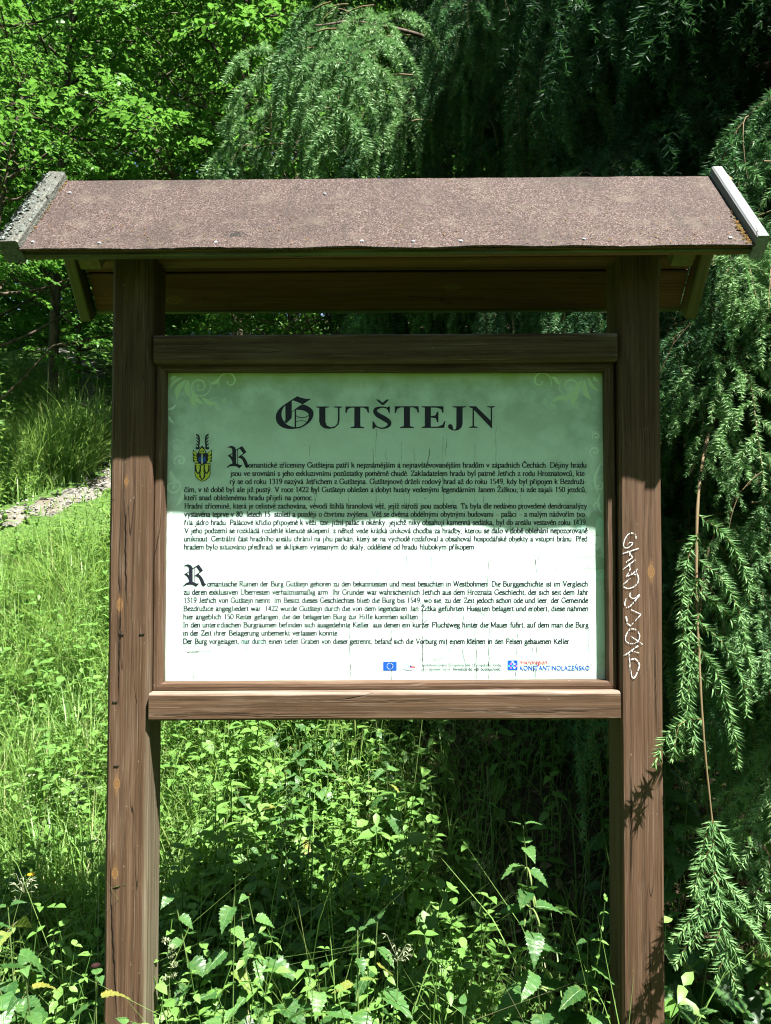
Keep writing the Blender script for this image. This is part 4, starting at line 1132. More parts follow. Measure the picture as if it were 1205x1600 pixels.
for i in range(7):
    a = -2.2 + i * 0.5
    ink.disc(board(277 + 9 * math.cos(a), 696 + 9 * math.sin(a)), 0.0017, m=0, n=8)
scroll(275, 698, 6, 1.0, 0, 1.0); scroll(282, 720, 10, 1.2, 2.5, 2.0); scroll(270, 760, 13, 1.3, -1, 2.0); scroll(272, 830, 15, 1.3, 1.0, 3.0)
scroll(274, 870, 11, 1.0, -1.5, 2.0)
for (u, v, du, dv, w) in ((262, 640, 14, -10, 2), (264, 650, 10, 12, 2), (266, 735, 16, 22, 4), (268, 800, -4, 40, 4), (272, 840, 18, 26, 5), (262, 890, 12, 30, 3), (276, 790, 8, -30, 3)):
    leafs(u, v, du, dv, w)
scroll(932, 682, 7, 1.1, 2.5, 1.2); scroll(930, 706, 9, 1.1, 2.0, 1.6); scroll(936, 760, 8, 1.0, -1.5, 1.5); scroll(934, 790, 7, 1.0, 2.0, 1.5)
for i in range(5): ink.disc(board(926 + 2.5 * i, 676 - 2 * (i % 2)), 0.0012, m=0, n=8)
for (u, v, du, dv, w) in ((940, 720, -3, 60, 2), (938, 770, 3, 34, 2)): leafs(u, v, du, dv, w)
# grey-green splashes on the right, faint rings at the foot
for (u, v, rx, ry, r, m) in ((932, 818, 13, 20, 0.1, 2), (910, 816, 12, 12, 0, 2), (936, 880, 13, 10, 0, 2), (918, 866, 22, 5, 0.15, 2), (926, 885, 9, 4, 0, 2), (884, 892, 8, 22, -0.25, 2)):
    ink.disc(board(u, v), rx * .00145, ry * .00145, m, 18, r)
for (u, v, rx, ry, r, m) in ((940, 824, 9, 16, 0.1, 3), (908, 822, 8, 9, 0, 3), (940, 898, 12, 8, 0.2, 3)):
    ink.disc(board(u, v), rx * .00145, ry * .00145, m, 18, r)
rs = random.Random(5)
for i in range(34):
    u = 850 + 90 * rs.random() ** .7; v = 848 + 52 * rs.random(); r = rs.uniform(.5, 2.4)
    ink.disc(board(u, v), r * .00145, r * .0013, 2, 8)
for (a, b_) in (((872, 850), (862, 900)), ((890, 860), (884, 905)), ((898, 870), (890, 905)), ((906, 880), (893, 902)), ((926, 895), (921, 908))):
    ink.line([board(*a), board((a[0] + b_[0]) / 2 - 1, (a[1] + b_[1]) / 2), board(*b_)], 0.0011, 2)
for (u, v, r0, r1) in ((393, 1035, 46, 34), (260, 1061, 10, 5)):
    for i in range(18):
        a0, a1 = math.pi * i / 18, math.pi * (i + 1) / 18
        if v - r1 * math.sin(a0) > 1072: continue
        ink.poly([board(u + r * math.cos(a), min(1074, v - r * .8 * math.sin(a))) for (r, a) in ((r0, a0), (r0, a1), (r1, a1), (r1, a0))], 4)
ink.build('corner_scrolls', [M_SCROLL, M_SCROLL_T, M_SMUDGE, M_RING, M_RING])['kind'] = 'stuff'

# --- cracks in the film
ink = Ink(0.0008, 1e-7)
rs = random.Random(11)
def crackline(u, v0, v1, w, lean=0.0, amp=2.2, m=0):
    n = max(5, int((v1 - v0) / 4)); P = []; x = u
    for i in range(n + 1):
        t = i / n
        x += rs.gauss(0, 0.55) * amp * 0.5
        x += (u + lean * t - x) * 0.25
        P.append(board(x, v0 + (v1 - v0) * t))
    ww = np.array([w * rs.uniform(0.25, 1.25) for _ in P]); ww[0] = ww[-1] = w * 0.1
    ink.line(P, ww * 0.00092, m)
for (u, v0, v1, w, le) in ((484, 690, 745, .35, 3), (488, 740, 790, .6, 6), (497, 752, 785, .5, -5), (582, 700, 790, .5, 6), (588, 668, 716, .4, -2), (594, 780, 830, .35, 2), (546, 765, 806, .35, 1), (466, 760, 800, .35, -2),
                        (604, 700, 740, .3, 0), (628, 690, 735, .35, -3), (624, 716, 790, .35, 12), (646, 698, 735, .4, 5), (672, 700, 725, .8, -8), (692, 680, 730, .35, -2), (698, 682, 715, .5, -4), (742, 690, 790, .3, 0),
                        (776, 660, 722, .35, -1), (692, 738, 800, .5, 3), (708, 780, 800, .5, 4), (756, 770, 800, .5, 3), (795, 745, 845, .4, 3), (812, 758, 800, .35, 8), (640, 770, 812, .45, -6), (652, 778, 806, .4, -5),
                        (388, 880, 930, .3, -2), (386, 990, 1020, .3, 0), (478, 890, 912, .45, -8), (513, 868, 900, .35, 2), (592, 860, 905, .35, -2), (548, 930, 1060, .55, -1), (394, 1010, 1062, .3, -1), (306, 960, 1018, .3, 0), (303, 1045, 1062, .4, 0),
                        (616, 868, 960, .35, -2), (636, 862, 900, .35, -5), (674, 860, 905, .35, 0), (714, 884, 930, .3, -2), (764, 860, 925, .4, -2), (792, 860, 905, .35, -2), (836, 855, 905, .5, 6), (842, 858, 960, .35, -8),
                        (610, 930, 1065, .6, 3), (626, 970, 990, .35, 0), (660, 945, 1062, .6, 1), (700, 955, 1020, .4, -3), (724, 955, 1010, .5, 5), (742, 960, 1062, .6, 4), (766, 975, 1062, .6, -2), (786, 960, 995, .35, 1),
                        (808, 955, 1062, .4, -2), (830, 985, 1062, .5, 8), (838, 1005, 1060, .4, 0), (895, 1010, 1060, .3, -2), (920, 980, 1060, .3, -2), (722, 1008, 1050, .5, 10)):
    crackline(u, v0, v1, w * (1.15 if v0 > 850 else 0.8), le)
for (pts, w) in (([(735, 950), (748, 955), (758, 962)], .6), ([(776, 938), (790, 945), (802, 960)], .45), ([(610, 1032), (650, 1030), (690, 1028), (702, 1014), (712, 1006)], .45), ([(622, 1036), (655, 1031), (690, 1032), (706, 1022)], .3),
                 ([(292, 1019), (305, 1018), (332, 1017)], .7), ([(292, 1051), (304, 1050)], .4), ([(483, 960), (500, 976)], .4), ([(500, 964), (506, 990)], .3), ([(730, 1000), (745, 998), (752, 1002)], .7), ([(660, 975), (668, 968)], .6), ([(780, 940), (784, 934)], .5)):
    P = curve_pts(pts, 6); P[:, 1] += np.array([rs.gauss(0, .35) for _ in P])
    ink.line([board(*p) for p in P], np.array([w * rs.uniform(.4, 1.3) for _ in P]) * 0.0009)
for (u, v) in ((484, 784), (836, 868), (683, 585), (678, 588), (765, 975), (640, 872), (645, 880), (752, 1000), (684, 714), (476, 694), (760, 868)):
    ink.poly([board(u + rs.uniform(-2.2, 2.2), v + rs.uniform(-1.5, 1.5)) for _ in range(3)])
ink.build('film_crack', flat_mat('crack_grey', (0.022, 0.024, 0.03), 0.8))['kind'] = 'stuff'

# --- chalk scrawl on the right post
def chalk_mat():
    m, nt, out = new_mat('white_chalk')
    b = NB(nt); tc = b.n('ShaderNodeTexCoord')
    n = b.noise(b.mapping(tc.outputs['Object'], (520, 300, 120)), 1.0, 2)
    p = b.n('ShaderNodeBsdfPrincipled'); p.inputs['Base Color'].default_value = (0.72, 0.74, 0.75, 1); p.inputs['Roughness'].default_value = 0.95
    tr = b.n('ShaderNodeBsdfTransparent'); mx = b.n('ShaderNodeMixShader')
    b.l(b.ramp(n, [(0.42, 0.0), (0.5, 0.95)]), mx.inputs[0]); b.l(tr.outputs[0], mx.inputs[1]); b.l(p.outputs[0], mx.inputs[2])
    b.l(mx.outputs[0], out.inputs['Surface'])
    return m
V = []; F = []
YC = -0.0018
def chalk(pts, w, curved=False):
    P = curve_pts(pts, 6) if curved else np.array(curve_pts(pts, 3) if len(pts) == 2 else np.array(pts, float))
    if not curved and len(pts) > 2:
        P = np.concatenate([np.linspace(pts[i], pts[i + 1], 5) for i in range(len(pts) - 1)])
    Q = []
    for p in P:
        u, v = 955 + p[0] / 6.4, 820 + p[1] / 6.4
        a = (u - 602.5) / 1202.0; b_ = -(v - 800.0) / 1202.0
        t = 1.70 / (math.cos(R(1.9)) - b_ * math.sin(R(1.9)))
        Q.append((a * t, 1.55 + (math.sin(R(1.9)) + b_ * math.cos(R(1.9))) * t))
    Q = np.array(Q)
    tn = np.gradient(Q, axis=0); tn /= np.linalg.norm(tn, axis=1)[:, None] + 1e-9
    n0 = len(V)
    for i, p in enumerate(Q):
        h = w * 0.78 * (0.75 + 0.5 * random.random())
        V.append((p[0] - tn[i, 1] * h, YC - 1e-6 * n0, p[1] + tn[i, 0] * h)); V.append((p[0] + tn[i, 1] * h, YC - 1e-6 * n0, p[1] - tn[i, 0] * h))
    for i in range(len(Q) - 1):
        a = n0 + 2 * i; F.append((a, a + 1, a + 3, a + 2))
for pts, w, c in (([(248, 140), (242, 100), (205, 82), (165, 100), (135, 150), (122, 212), (150, 232), (190, 215), (216, 182), (180, 178), (165, 195)], .0011, 1),
                  ([(115, 288), (275, 235)], .0013, 0), ([(165, 262), (215, 325), (148, 375)], .0012, 0), ([(190, 262), (185, 310)], .0009, 0),
                  ([(240, 350), (118, 445)], .0013, 0), ([(180, 385), (190, 440), (150, 520), (215, 490), (262, 440)], .0012, 0), ([(255, 430), (245, 500), (200, 480)], .0010, 0),
                  ([(262, 480), (270, 560), (232, 615), (165, 635), (115, 608), (150, 570), (190, 535)], .0012, 1), ([(190, 678), (188, 718), (230, 735), (285, 692)], .0011, 1), ([(285, 700), (215, 785), (160, 828), (134, 790), (150, 735)], .0013, 1),
                  ([(200, 848), (298, 895), (190, 1012)], .0011, 0), ([(195, 1010), (160, 985), (148, 915)], .0017, 0),
                  ([(180, 1042), (240, 1045), (282, 1100), (265, 1165), (205, 1188), (150, 1165), (145, 1110), (180, 1050), (220, 1035)], .0012, 1), ([(190, 1108), (250, 1150), (315, 1195)], .0011, 0),
                  ([(122, 1312), (190, 1265), (268, 1208)], .0016, 0), ([(205, 1262), (282, 1280)], .0011, 0), ([(180, 1290), (185, 1400), (208, 1520), (235, 1522), (272, 1440), (278, 1385), (240, 1340), (196, 1345)], .0015, 1)):
    chalk(pts, w, bool(c))
me = bpy.data.meshes.new('chalk_scrawl'); me.from_pydata(V, [], F); me.update()
o = link('chalk_scrawl', me, chalk_mat()); o.parent = pr_; o.matrix_parent_inverse = pr_.matrix_basis.inverted()

# ------------------------------------------------------------------ leaf and plant builders
def leaf_simple(L, W, fold=0.25, droop=0.15):
    """ovate leaf along +X, 8 triangles, folded along the midrib"""
    xs = [0.0, 0.28, 0.62, 1.0]; ws = [0.0, 0.5, 0.42, 0.0]
    V = []
    for x, w in zip(xs, ws):
        z = -droop * x * x
        V.append((x * L, 0, z * L))
        if w: V.append((x * L, w * W, z * L + fold * w * W)); V.append((x * L, -w * W, z * L + fold * w * W))
    # 0 base,1 m1,2 l1,3 r1,4 m2,5 l2,6 r2,7 tip
    T = [(0, 1, 2), (0, 3, 1), (1, 4, 5), (1, 5, 2), (1, 3, 6), (1, 6, 4), (4, 7, 5), (4, 6, 7)]
    return np.array(V), np.array(T)

def leaf_quad(L, W, fold=0.3, droop=0.12):
    V = np.array([(0, 0, 0), (.35 * L, .5 * W, fold * .5 * W), (.75 * L, .36 * W, fold * .36 * W - .5 * droop * L), (L, 0, -droop * L), (.75 * L, -.36 * W, fold * .36 * W - .5 * droop * L), (.35 * L, -.5 * W, fold * .5 * W)])
    return V, np.array([(0, 3, 1), (1, 3, 2), (0, 5, 3), (5, 4, 3)])

def leaf_serrated(L, W, teeth=9, droop=0.35, fold=0.3, petiole=0.18):
    """toothed ovate nettle leaf along +X with a short petiole"""
    V = []; T = []
    n = teeth * 2
    rows = []
    for i in range(n + 1):
        t = i / n
        w = W * 0.5 * (math.sin(math.pi * min(1, (t * 0.94 + 0.06)) ** 0.62)) * (1 - 0.12 * t)
        tooth = (1.12 if i % 2 == 1 else 0.92)
        w *= tooth
        if i == n: w = 0
        x = petiole * L + t * L * (1 if i % 2 == 0 else 1.0) + (0.018 * L if i % 2 == 1 else 0)
        z = -droop * L * t * t
        ripple = 0.03 * W * math.sin(i * 1.6)
        m = len(V); V.append((x, 0, z))
        if w > 0:
            V.append((x + 0.02 * L, w * .55, z + fold * w * .55 - ripple)); V.append((x, w, z + fold * w * .8 + ripple))
            V.append((x + 0.02 * L, -w * .55, z + fold * w * .55 - ripple)); V.append((x, -w, z + fold * w * .8 + ripple))
        rows.append(m)
    for i in range(n - 1):
        a, b_ = rows[i], rows[i + 1]
        T += [(a, b_, b_ + 1), (a, b_ + 1, a + 1), (a + 1, b_ + 1, b_ + 2), (a + 1, b_ + 2, a + 2),
              (a, b_ + 3, b_), (a, a + 3, b_ + 3), (a + 3, b_ + 4, b_ + 3), (a + 3, a + 4, b_ + 4)]
    a = rows[n - 1]; t_ = rows[n]
    T += [(a, t_, a + 1), (a + 1, t_, a + 2), (a, a + 3, t_), (a + 3, a + 4, t_)]
    p = len(V); V += [(0, 0.0015, 0.0), (0, -0.0015, 0.0), (petiole * L, 0.001, 0.0), (petiole * L, -0.001, 0.0)]
    T += [(p, p + 1, p + 3), (p, p + 3, p + 2)]
    return np.array(V), np.array(T)

class Scatter:
    """joins transformed copies of small templates into one mesh"""
    def __init__(s): s.tb = TB()
    def put(s, tmpl, P, yaw, sc, tilt=None, roll=None, tint=None):
        V, T, A, M = tmpl
        for i in range(len(P)):
            r = rotm(yaw[i], 0 if tilt is None else tilt[i], 0 if roll is None else roll[i])
            a = A if tint is None else np.clip(A + tint[i], 0, 1)
            s.tb.V.append((V * sc[i]) @ r.T + P[i]); s.tb.T.append(T + s.tb.n); s.tb.A.append(a); s.tb.M.append(M); s.tb.n += len(V)

def GZ(P):
    return np.array([gz(p[0], p[1]) for p in P])

# ------------------------------------------------------------------ the sun's reach: spruce sprays must not shade what the photograph shows lit
def shade_hit(p):
    """where the shadow of point p meets the ground"""
    d = -SUN; t = 0.0
    for _ in range(40):
        q = p + d * t
        h = q.z - gz(q.x, q.y)
        if h < 0.02: break
        t += max(0.03, h * 0.7)
    return p + d * t
def blocks_light(p, r=0.25):
    d = -SUN
    for y in (-0.2, -0.05, 0.1, 0.25):
        t = (y - p.y) / d.y
        if t <= 0.0: continue
        q = p + d * t
        if -1.1 - r < q.x < 0.74 + r and 0.2 - r < q.z < 2.45 + r: return True
    if p.z > 2.5:
        for y in (0.1, 0.35, 0.6):
            t = (y - p.y) / d.y
            if t <= 0.0: continue
            q = p + d * t
            if 0.6 < q.x < 1.3 and 0.7 < q.z < 2.4: return True
    q = shade_hit(p)
    if q.y < -0.1 and q.x < 1.0: return True
    if q.x < -0.25 - 0.12 * (q.y) and q.y < 5.2: return True
    if q.x < 0.05 and q.y < 1.6: return True
    return False

# ------------------------------------------------------------------ spruce
def needle_shoot(tb, pts, per_cm, nl, nw, tint, rs, bare=0.0):
    """needles all round a shoot given as a polyline"""
    pts = np.asarray(pts); seg = np.linalg.norm(np.diff(pts, axis=0), axis=1); L = seg.sum()
    n = max(4, int(L * 100 * per_cm * (1 - bare)))
    cum = np.concatenate([[0], np.cumsum(seg)])
    s = np.sort(bare * L + rs.random(n) * L * (1 - bare))
    k = np.clip(np.searchsorted(cum, s) - 1, 0, len(seg) - 1)
    f = ((s - cum[k]) / seg[k])[:, None]
    p = pts[k] * (1 - f) + pts[k + 1] * f
    t = (pts[k + 1] - pts[k]) / seg[k][:, None]
    rv = rs.normal(size=(n, 3)); rv -= (rv * t).sum(1)[:, None] * t; rv /= np.linalg.norm(rv, axis=1)[:, None]
    rv[:, 2] += 0.25; rv /= np.linalg.norm(rv, axis=1)[:, None]
    d = rv * 0.80 + t * (0.62 + 0.15 * rs.random(n))[:, None]; d /= np.linalg.norm(d, axis=1)[:, None]
    w = np.cross(d, rs.normal(size=(n, 3))); w /= np.linalg.norm(w, axis=1)[:, None]
    taper = np.clip(1.15 - 0.55 * (s / L) ** 4, 0.5, 1.1)
    ln_ = nl * taper * (0.8 + 0.4 * rs.random(n))
    V = np.stack([p - w * nw * .5, p + w * nw * .5, p + d * ln_[:, None]], 1).reshape(-1, 3)
    T = np.arange(3 * n).reshape(-1, 3)
    tn = np.clip(tint + 0.22 * (s / L) ** 3 + rs.normal(size=n) * 0.07, 0, 1)
    tb.add(V, T, np.repeat(tn, 3), 0)

def droop_curve(p, d, L, sag, n=7, rs=None, wig=0.02):
    """starts at p along d, bends towards straight down"""
    d = np.array(d, float); d /= np.linalg.norm(d)
    out = [np.array(p, float)]
    for i in range(n):
        out.append(out[-1] + d * L / n)
        d = d + np.array([0, 0, -sag / n]) + (rs.normal(size=3) * wig if rs is not None else 0)
        d /= np.linalg.norm(d)
    return np.array(out)

def spray_mesh(name, seed, L=0.75, per_cm=8.0, nl=0.0205, nw=0.0034, side=14, sub=True, twig=True, tint=0.35, bareaxis=0.0, tassel=False):
    rs = np.random.default_rng(seed); tb = TB()
    ax = droop_curve((0, 0, 0), (1, 0, 0.1 * rs.random()), L, 3.2, 12, rs, 0.03)
    if twig: tube(tb, ax, np.linspace(0.0035, 0.0012, len(ax)), 4, 0.55, 1)
    needle_shoot(tb, ax, per_cm * .9, nl, nw, tint - .1, rs, 0.15 + bareaxis)
    for i in range(side):
        f = 0.10 + 0.88 * i / side
        k = f * (len(ax) - 1); j = int(k); p = ax[j] * (1 - k + j) + ax[min(j + 1, len(ax) - 1)] * (k - j)
        t = ax[min(j + 1, len(ax) - 1)] - ax[j]; t /= np.linalg.norm(t)
        sgn = 1 if i % 2 else -1
        lat = np.array([0.1 * rs.normal(), sgn, 0.15 * rs.normal()])
        d = t * 0.55 + lat * 0.75 + np.array([0, 0, 0.08])
        l = (0.36 - 0.20 * f) * (0.7 + 0.6 * rs.random()) * (L / 0.75) ** 0.7
        if tassel: l *= 1.45
        c = droop_curve(p, d, l, 6.0 if tassel else 2.3, 7, rs, 0.04)
        if twig: tube(tb, c, np.linspace(0.002, 0.0009, len(c)), 3, 0.5, 1)
        if rs.random() < .09: continue
        needle_shoot(tb, c, per_cm, nl, nw, tint + .05 + .1 * rs.random(), rs)
        if sub:
            for q in range(3):
                ff = 0.25 + 0.22 * q; kk = int(ff * (len(c) - 1)); tt = c[kk + 1] - c[kk]; tt /= np.linalg.norm(tt)
                la = np.cross(tt, [0, 0, 1.0]); la /= np.linalg.norm(la) + 1e-9
                dd = tt * 0.7 + la * (0.7 if q % 2 else -0.7)
                cc = droop_curve(c[kk], dd, l * (0.5 - 0.08 * q), 1.2, 4, rs, 0.05)
                needle_shoot(tb, cc, per_cm, nl * .95, nw, tint + .15 + .15 * rs.random(), rs)
    return tb.mesh(name)

SPRAYS = [spray_mesh('spruce_spray', 100 + i, L=0.55 + 0.09 * (i % 5), side=13 + i % 4) for i in range(8)]
SPRAYS += [spray_mesh('spruce_spray', 120 + i, L=0.6 + 0.08 * i, side=12 + i % 3, sub=False, tassel=True, per_cm=8.5, tint=.42) for i in range(5)]
SPRAYS += [spray_mesh('spruce_spray', 140 + i, L=0.5 + 0.12 * i, side=8 + i % 2, sub=i % 2 == 1, tassel=i % 2 == 0, per_cm=8.0, nl=.029, nw=.0052, tint=.92) for i in range(4)]  # high tint paints the sunlit look of the bough above the roof
SPRAYS += [spray_mesh('spruce_spray', 160 + i, L=0.5 + 0.1 * i, side=11 + i % 3, per_cm=8.0, nl=.022, nw=.0042, tint=.86) for i in range(5)]  # high tint again, sunlight painted on the near curtain
for me in SPRAYS:
    me.materials.append(M_NEEDLE); me.materials.append(M_TWIG)
LOW = [spray_mesh('crown_spray', 200 + i, L=0.9, per_cm=2.0, nl=0.032, nw=0.006, side=9, sub=False, twig=False, tint=-0.1) for i in range(3)]  # darkest tint: the crown's deep shade is put into its colour

def reach_blocks(w, az, s=1.0):
    o = Vector((math.cos(az), math.sin(az), 0))
    return any(blocks_light(w + o * (a * s) + Vector((0, 0, -d * s)), .12) for a, d in ((0, .1), (.2, .15), (.3, .45), (.3, .75)))
def in_shelter(p, hang=0.75):
    return -0.85 < p.x < 0.72 and -0.45 < p.y < 0.42 and p.z - hang < 2.45

def spruce(label, base, H, R0, zlow, seed, aim=None, maxn=280, extra=(), whorl=5, big=(.8, 1.25), thin=False, name='spruce_tree'):
    rs = random.Random(seed)
    bx_, by_ = base; bz = gz(bx_, by_)
    root = thing(name, label, 'spruce tree', (bx_, by_, bz), 0, 'spruces behind the notice board')
    tb = TB()
    pts = [(0.04 * math.sin(z * .9), 0.04 * math.cos(z * .7), z) for z in np.linspace(-0.2, H, 14)]
    tube(tb, pts, np.linspace(0.15, 0.02, 14), 9)
    cand = []
    z = zlow; k = 0
    while z < H:
        for _ in range(whorl):
            az = k * 2.4 + rs.uniform(-.3, .3); k += 1
            L = R0 * max(0.12, 1 - 0.75 * z / H) * rs.uniform(.8, 1.1)
            P = [Vector((0, 0, z))]
            d = Vector((math.cos(az), math.sin(az), 0.12)); n = 9
            for i in range(n):
                P.append(P[-1] + d.normalized() * L / n); d.z -= 0.09
            # stop short of the notice board
            Q = [P[0]]
            for q in P[1:]:
                w = q + Vector((bx_, by_, bz))
                if in_shelter(w, 0.3): break
                Q.append(q)
            if len(Q) < 3: continue
            lit_ok = [blocks_light(q + Vector((bx_, by_, bz)), 0.1) for q in Q]
            while len(Q) > 3 and blocks_light(Q[-1] + Vector((bx_, by_, bz)), 0.05): Q.pop()
            tube(tb, [tuple(q) for q in Q], np.linspace(0.022, 0.005, len(Q)), 5)
            for i in range(2, len(Q)):
                for sd in (-1, 1, 0):
                    cand.append((Q[i] + Vector((rs.uniform(-.1, .1), rs.uniform(-.1, .1), rs.uniform(-.04, .04))), az + sd * rs.uniform(.4, 1.3)))
        z += rs.uniform(0.26, 0.36)
    for limb in extra:           # limbs given in the world's frame
        P = curve_pts([Vector(limb[0]) - root.location] + [Vector(p) - root.location for p in limb[1:]], 7)
        tube(tb, P, np.linspace(0.02, 0.004, len(P)), 5)
    link('trunk', tb.mesh('trunk', True), M_BARK, root)
    cand = [c for c in cand if not ((c[0] + root.location).x < .95 and ((c[0] + root.location).z < (2.3 if (c[0] + root.location).y < 1.8 else 2.75)))]
    cand = [c for c in cand if not in_shelter(c[0] + root.location) and not reach_blocks(c[0] + root.location, c[1])]
    cam_ = Vector((0, -1.7, 1.55))
    def score(c):
        w = c[0] + root.location; v = w - cam_
        if v.y < 0.5: return 99
        inx = abs(v.x / v.y) < 0.62; inz = -0.75 < v.z / v.y < 1.0
        return v.length + (0 if inx and inz else 50)
    cand.sort(key=score)
    n = 0
    near = cand[:maxn]
    for (p, az) in near:
        o = link('branch', SPRAYS[rs.randrange(13)], None, root, p, (rs.uniform(-.2, .2), rs.uniform(-.15, .25), az))
        s = rs.uniform(*big); o.scale = (s, s, s)
    sc = Scatter()
    for i, (p, az) in enumerate(cand[maxn:]):
        if thin and p.z + root.location.z < 3.0: continue
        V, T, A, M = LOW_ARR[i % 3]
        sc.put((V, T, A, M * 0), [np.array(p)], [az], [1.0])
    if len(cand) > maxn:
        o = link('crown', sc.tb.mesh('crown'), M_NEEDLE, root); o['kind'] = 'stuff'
    return root

LOW_ARR = []
for me in LOW:
    n = len(me.vertices); co = np.zeros(n * 3, np.float32); me.vertices.foreach_get('co', co)
    T = np.zeros(len(me.polygons) * 3, np.int32); me.polygons.foreach_get('vertices', T)
    A = np.zeros(n, np.float32); me.attributes['tint'].data.foreach_get('value', A)
    LOW_ARR.append((co.reshape(-1, 3).astype(float), T.reshape(-1, 3).astype(np.int64), A.astype(float), np.zeros(len(T) // 3, np.int64)))
    bpy.data.meshes.remove(me)

s1 = spruce('near spruce whose drooping branches hang beside the right post', (2.05, 1.35), 6.5, 2.1, 0.9, 21, maxn=85, thin=True)
def hang(root, p, az, k, s=1.0, rx=0.0, ry=0.0):
    o = link('branch', SPRAYS[k], None, root, Vector(p) - root.location, (rx, ry, az))
    o.scale = (s, s, s)
# the curtain right beside the post
rs = random.Random(77)
for i in range(120):
    y = rs.uniform(0.08, .8)
    x = rs.uniform(0.74, 1.25) * (1 + 0.25 * (y - 0.1))
    z = rs.uniform(1.15, 2.5)
    if x < 0.66 + 0.1 * y or (y < 0.35 and z > 2.0 and x < 0.85): continue
    if x < 0.84 and y < 0.22: x += 0.10
    az = math.pi + rs.uniform(-1.6, 1.6)
    if y < .6 and x + min(0, math.cos(az)) * .36 < .90: az = rs.uniform(-.9, .9)
    if y < .6 and x < .80: continue
    if y < .45: az = -az if math.sin(az) < 0 else az
    if any(0 < (0 - q.y) / -SUN.y < 9 and (q - SUN * ((0 - q.y) / -SUN.y)).x < .63 for q in (Vector((x, y, z)) + Vector((math.cos(az), math.sin(az), 0)) * a for a in (.15, .35))): continue
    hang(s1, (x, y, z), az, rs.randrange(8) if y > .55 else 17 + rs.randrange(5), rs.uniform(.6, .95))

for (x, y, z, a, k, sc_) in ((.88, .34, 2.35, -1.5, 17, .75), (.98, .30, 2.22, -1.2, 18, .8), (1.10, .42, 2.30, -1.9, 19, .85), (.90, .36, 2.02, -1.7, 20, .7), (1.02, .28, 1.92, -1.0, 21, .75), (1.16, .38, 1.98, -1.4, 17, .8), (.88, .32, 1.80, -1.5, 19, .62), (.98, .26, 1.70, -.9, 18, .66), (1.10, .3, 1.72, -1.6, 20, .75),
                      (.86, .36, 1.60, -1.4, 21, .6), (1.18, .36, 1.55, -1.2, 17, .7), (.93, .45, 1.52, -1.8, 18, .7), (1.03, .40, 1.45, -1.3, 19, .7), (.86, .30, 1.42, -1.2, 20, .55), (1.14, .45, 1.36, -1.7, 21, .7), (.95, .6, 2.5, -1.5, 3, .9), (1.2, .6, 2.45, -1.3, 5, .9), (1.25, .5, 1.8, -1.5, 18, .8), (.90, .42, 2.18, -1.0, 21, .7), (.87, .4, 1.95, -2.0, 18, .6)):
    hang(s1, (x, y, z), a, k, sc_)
# the long bare-stemmed branch hanging in front, with a fan of shoots at its end
def hero_branch():
    rs = np.random.default_rng(5); tb = TB()
    ax = curve_pts([(1.05, 0.55, 1.95), (0.86, 0.30, 1.86), (0.745, 0.12, 1.68), (0.71, 0.06, 1.48), (0.69, 0.0, 1.26), (0.69, -0.02, 1.10), (0.70, -0.03, 0.945)], 6)
    tube(tb, ax, np.linspace(0.0048, 0.0021, len(ax)) * (1 + .12 * np.sin(np.arange(len(ax)) * 2.3)), 6, 0.75, 1)
    def shoot(P, n=5, dens=13, tint=.5, r=0.0016):
        c = curve_pts(P, n); tube(tb, c, np.linspace(r, r * .5, len(c)), 4, .6, 1)
        needle_shoot(tb, c, dens * .7, 0.021, 0.0040, tint + .2, rs)
        return c
    e = (0.70, -0.03, 0.945)
    axis = shoot([e, (0.703, -0.04, 0.85), (0.712, -0.045, 0.74), (0.728, -0.045, 0.64), (0.745, -0.045, 0.585)], 6, 13, .45, .0026)
    for P in ([e, (0.675, -.04, .89), (0.655, -.06, .82), (0.648, -.065, .79)], [e, (0.73, -.03, .9), (0.755, -.02, .85)], [(0.701, -.035, .90), (0.66, -.06, .85), (0.64, -.07, .80)],
              [(0.704, -.04, .845), (0.675, -.055, .80), (0.625, -.075, .745), (0.592, -.08, .715)], [(0.704, -.04, .845), (0.74, -.04, .80), (0.765, -.035, .775)],
              [(0.708, -.043, .80), (0.68, -.06, .765), (0.63, -.075, .71), (0.596, -.085, .668)], [(0.708, -.043, .79), (0.755, -.045, .745), (0.80, -.045, .69), (0.818, -.045, .665)],
              [(0.714, -.045, .735), (0.69, -.06, .70), (0.665, -.07, .675)], [(0.722, -.045, .675), (0.70, -.055, .645), (0.688, -.06, .625)], [(0.716, -.045, .72), (0.735, -.05, .68), (0.75, -.05, .655)],
              [(0.66, -.062, .785), (0.645, -.07, .735), (0.645, -.07, .70)], [(0.735, -.045, .80), (0.77, -.03, .765), (0.79, -.03, .72)]):
        shoot(P)
    # the side shoot that reaches over the post
    shoot([(0.69, -0.012, 1.155), (0.645, -0.04, 1.158), (0.602, -0.06, 1.138), (0.576, -0.068, 1.10), (0.564, -0.07, 1.068)], 6, 12, .5)
    shoot([(0.622, -0.05, 1.148), (0.612, -0.058, 1.112), (0.606, -0.06, 1.08)]); shoot([(0.662, -0.03, 1.153), (0.662, -0.035, 1.12), (0.658, -0.04, 1.09)])
    for (z, dx) in ((1.60, .09), (1.56, -.05), (1.50, .08), (1.46, -.05), (1.43, .09), (1.38, -.05), (1.36, .08), (1.33, -.04), (1.30, .05), (1.25, .06), (1.27, -.05)):
        shoot([(0.70, 0.02, z), (0.70 + dx * .6, 0.0, z - .05), (0.70 + dx, -.01, z - .13), (0.70 + dx * 1.1, -.01, z - .2)])
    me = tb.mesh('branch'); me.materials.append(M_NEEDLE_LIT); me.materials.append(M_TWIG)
    o = link('branch', me, None, s1, -s1.location)
    o['label'] = 'hanging branch with a bare pale stem and a fan of shoots at its end'
hero_branch()
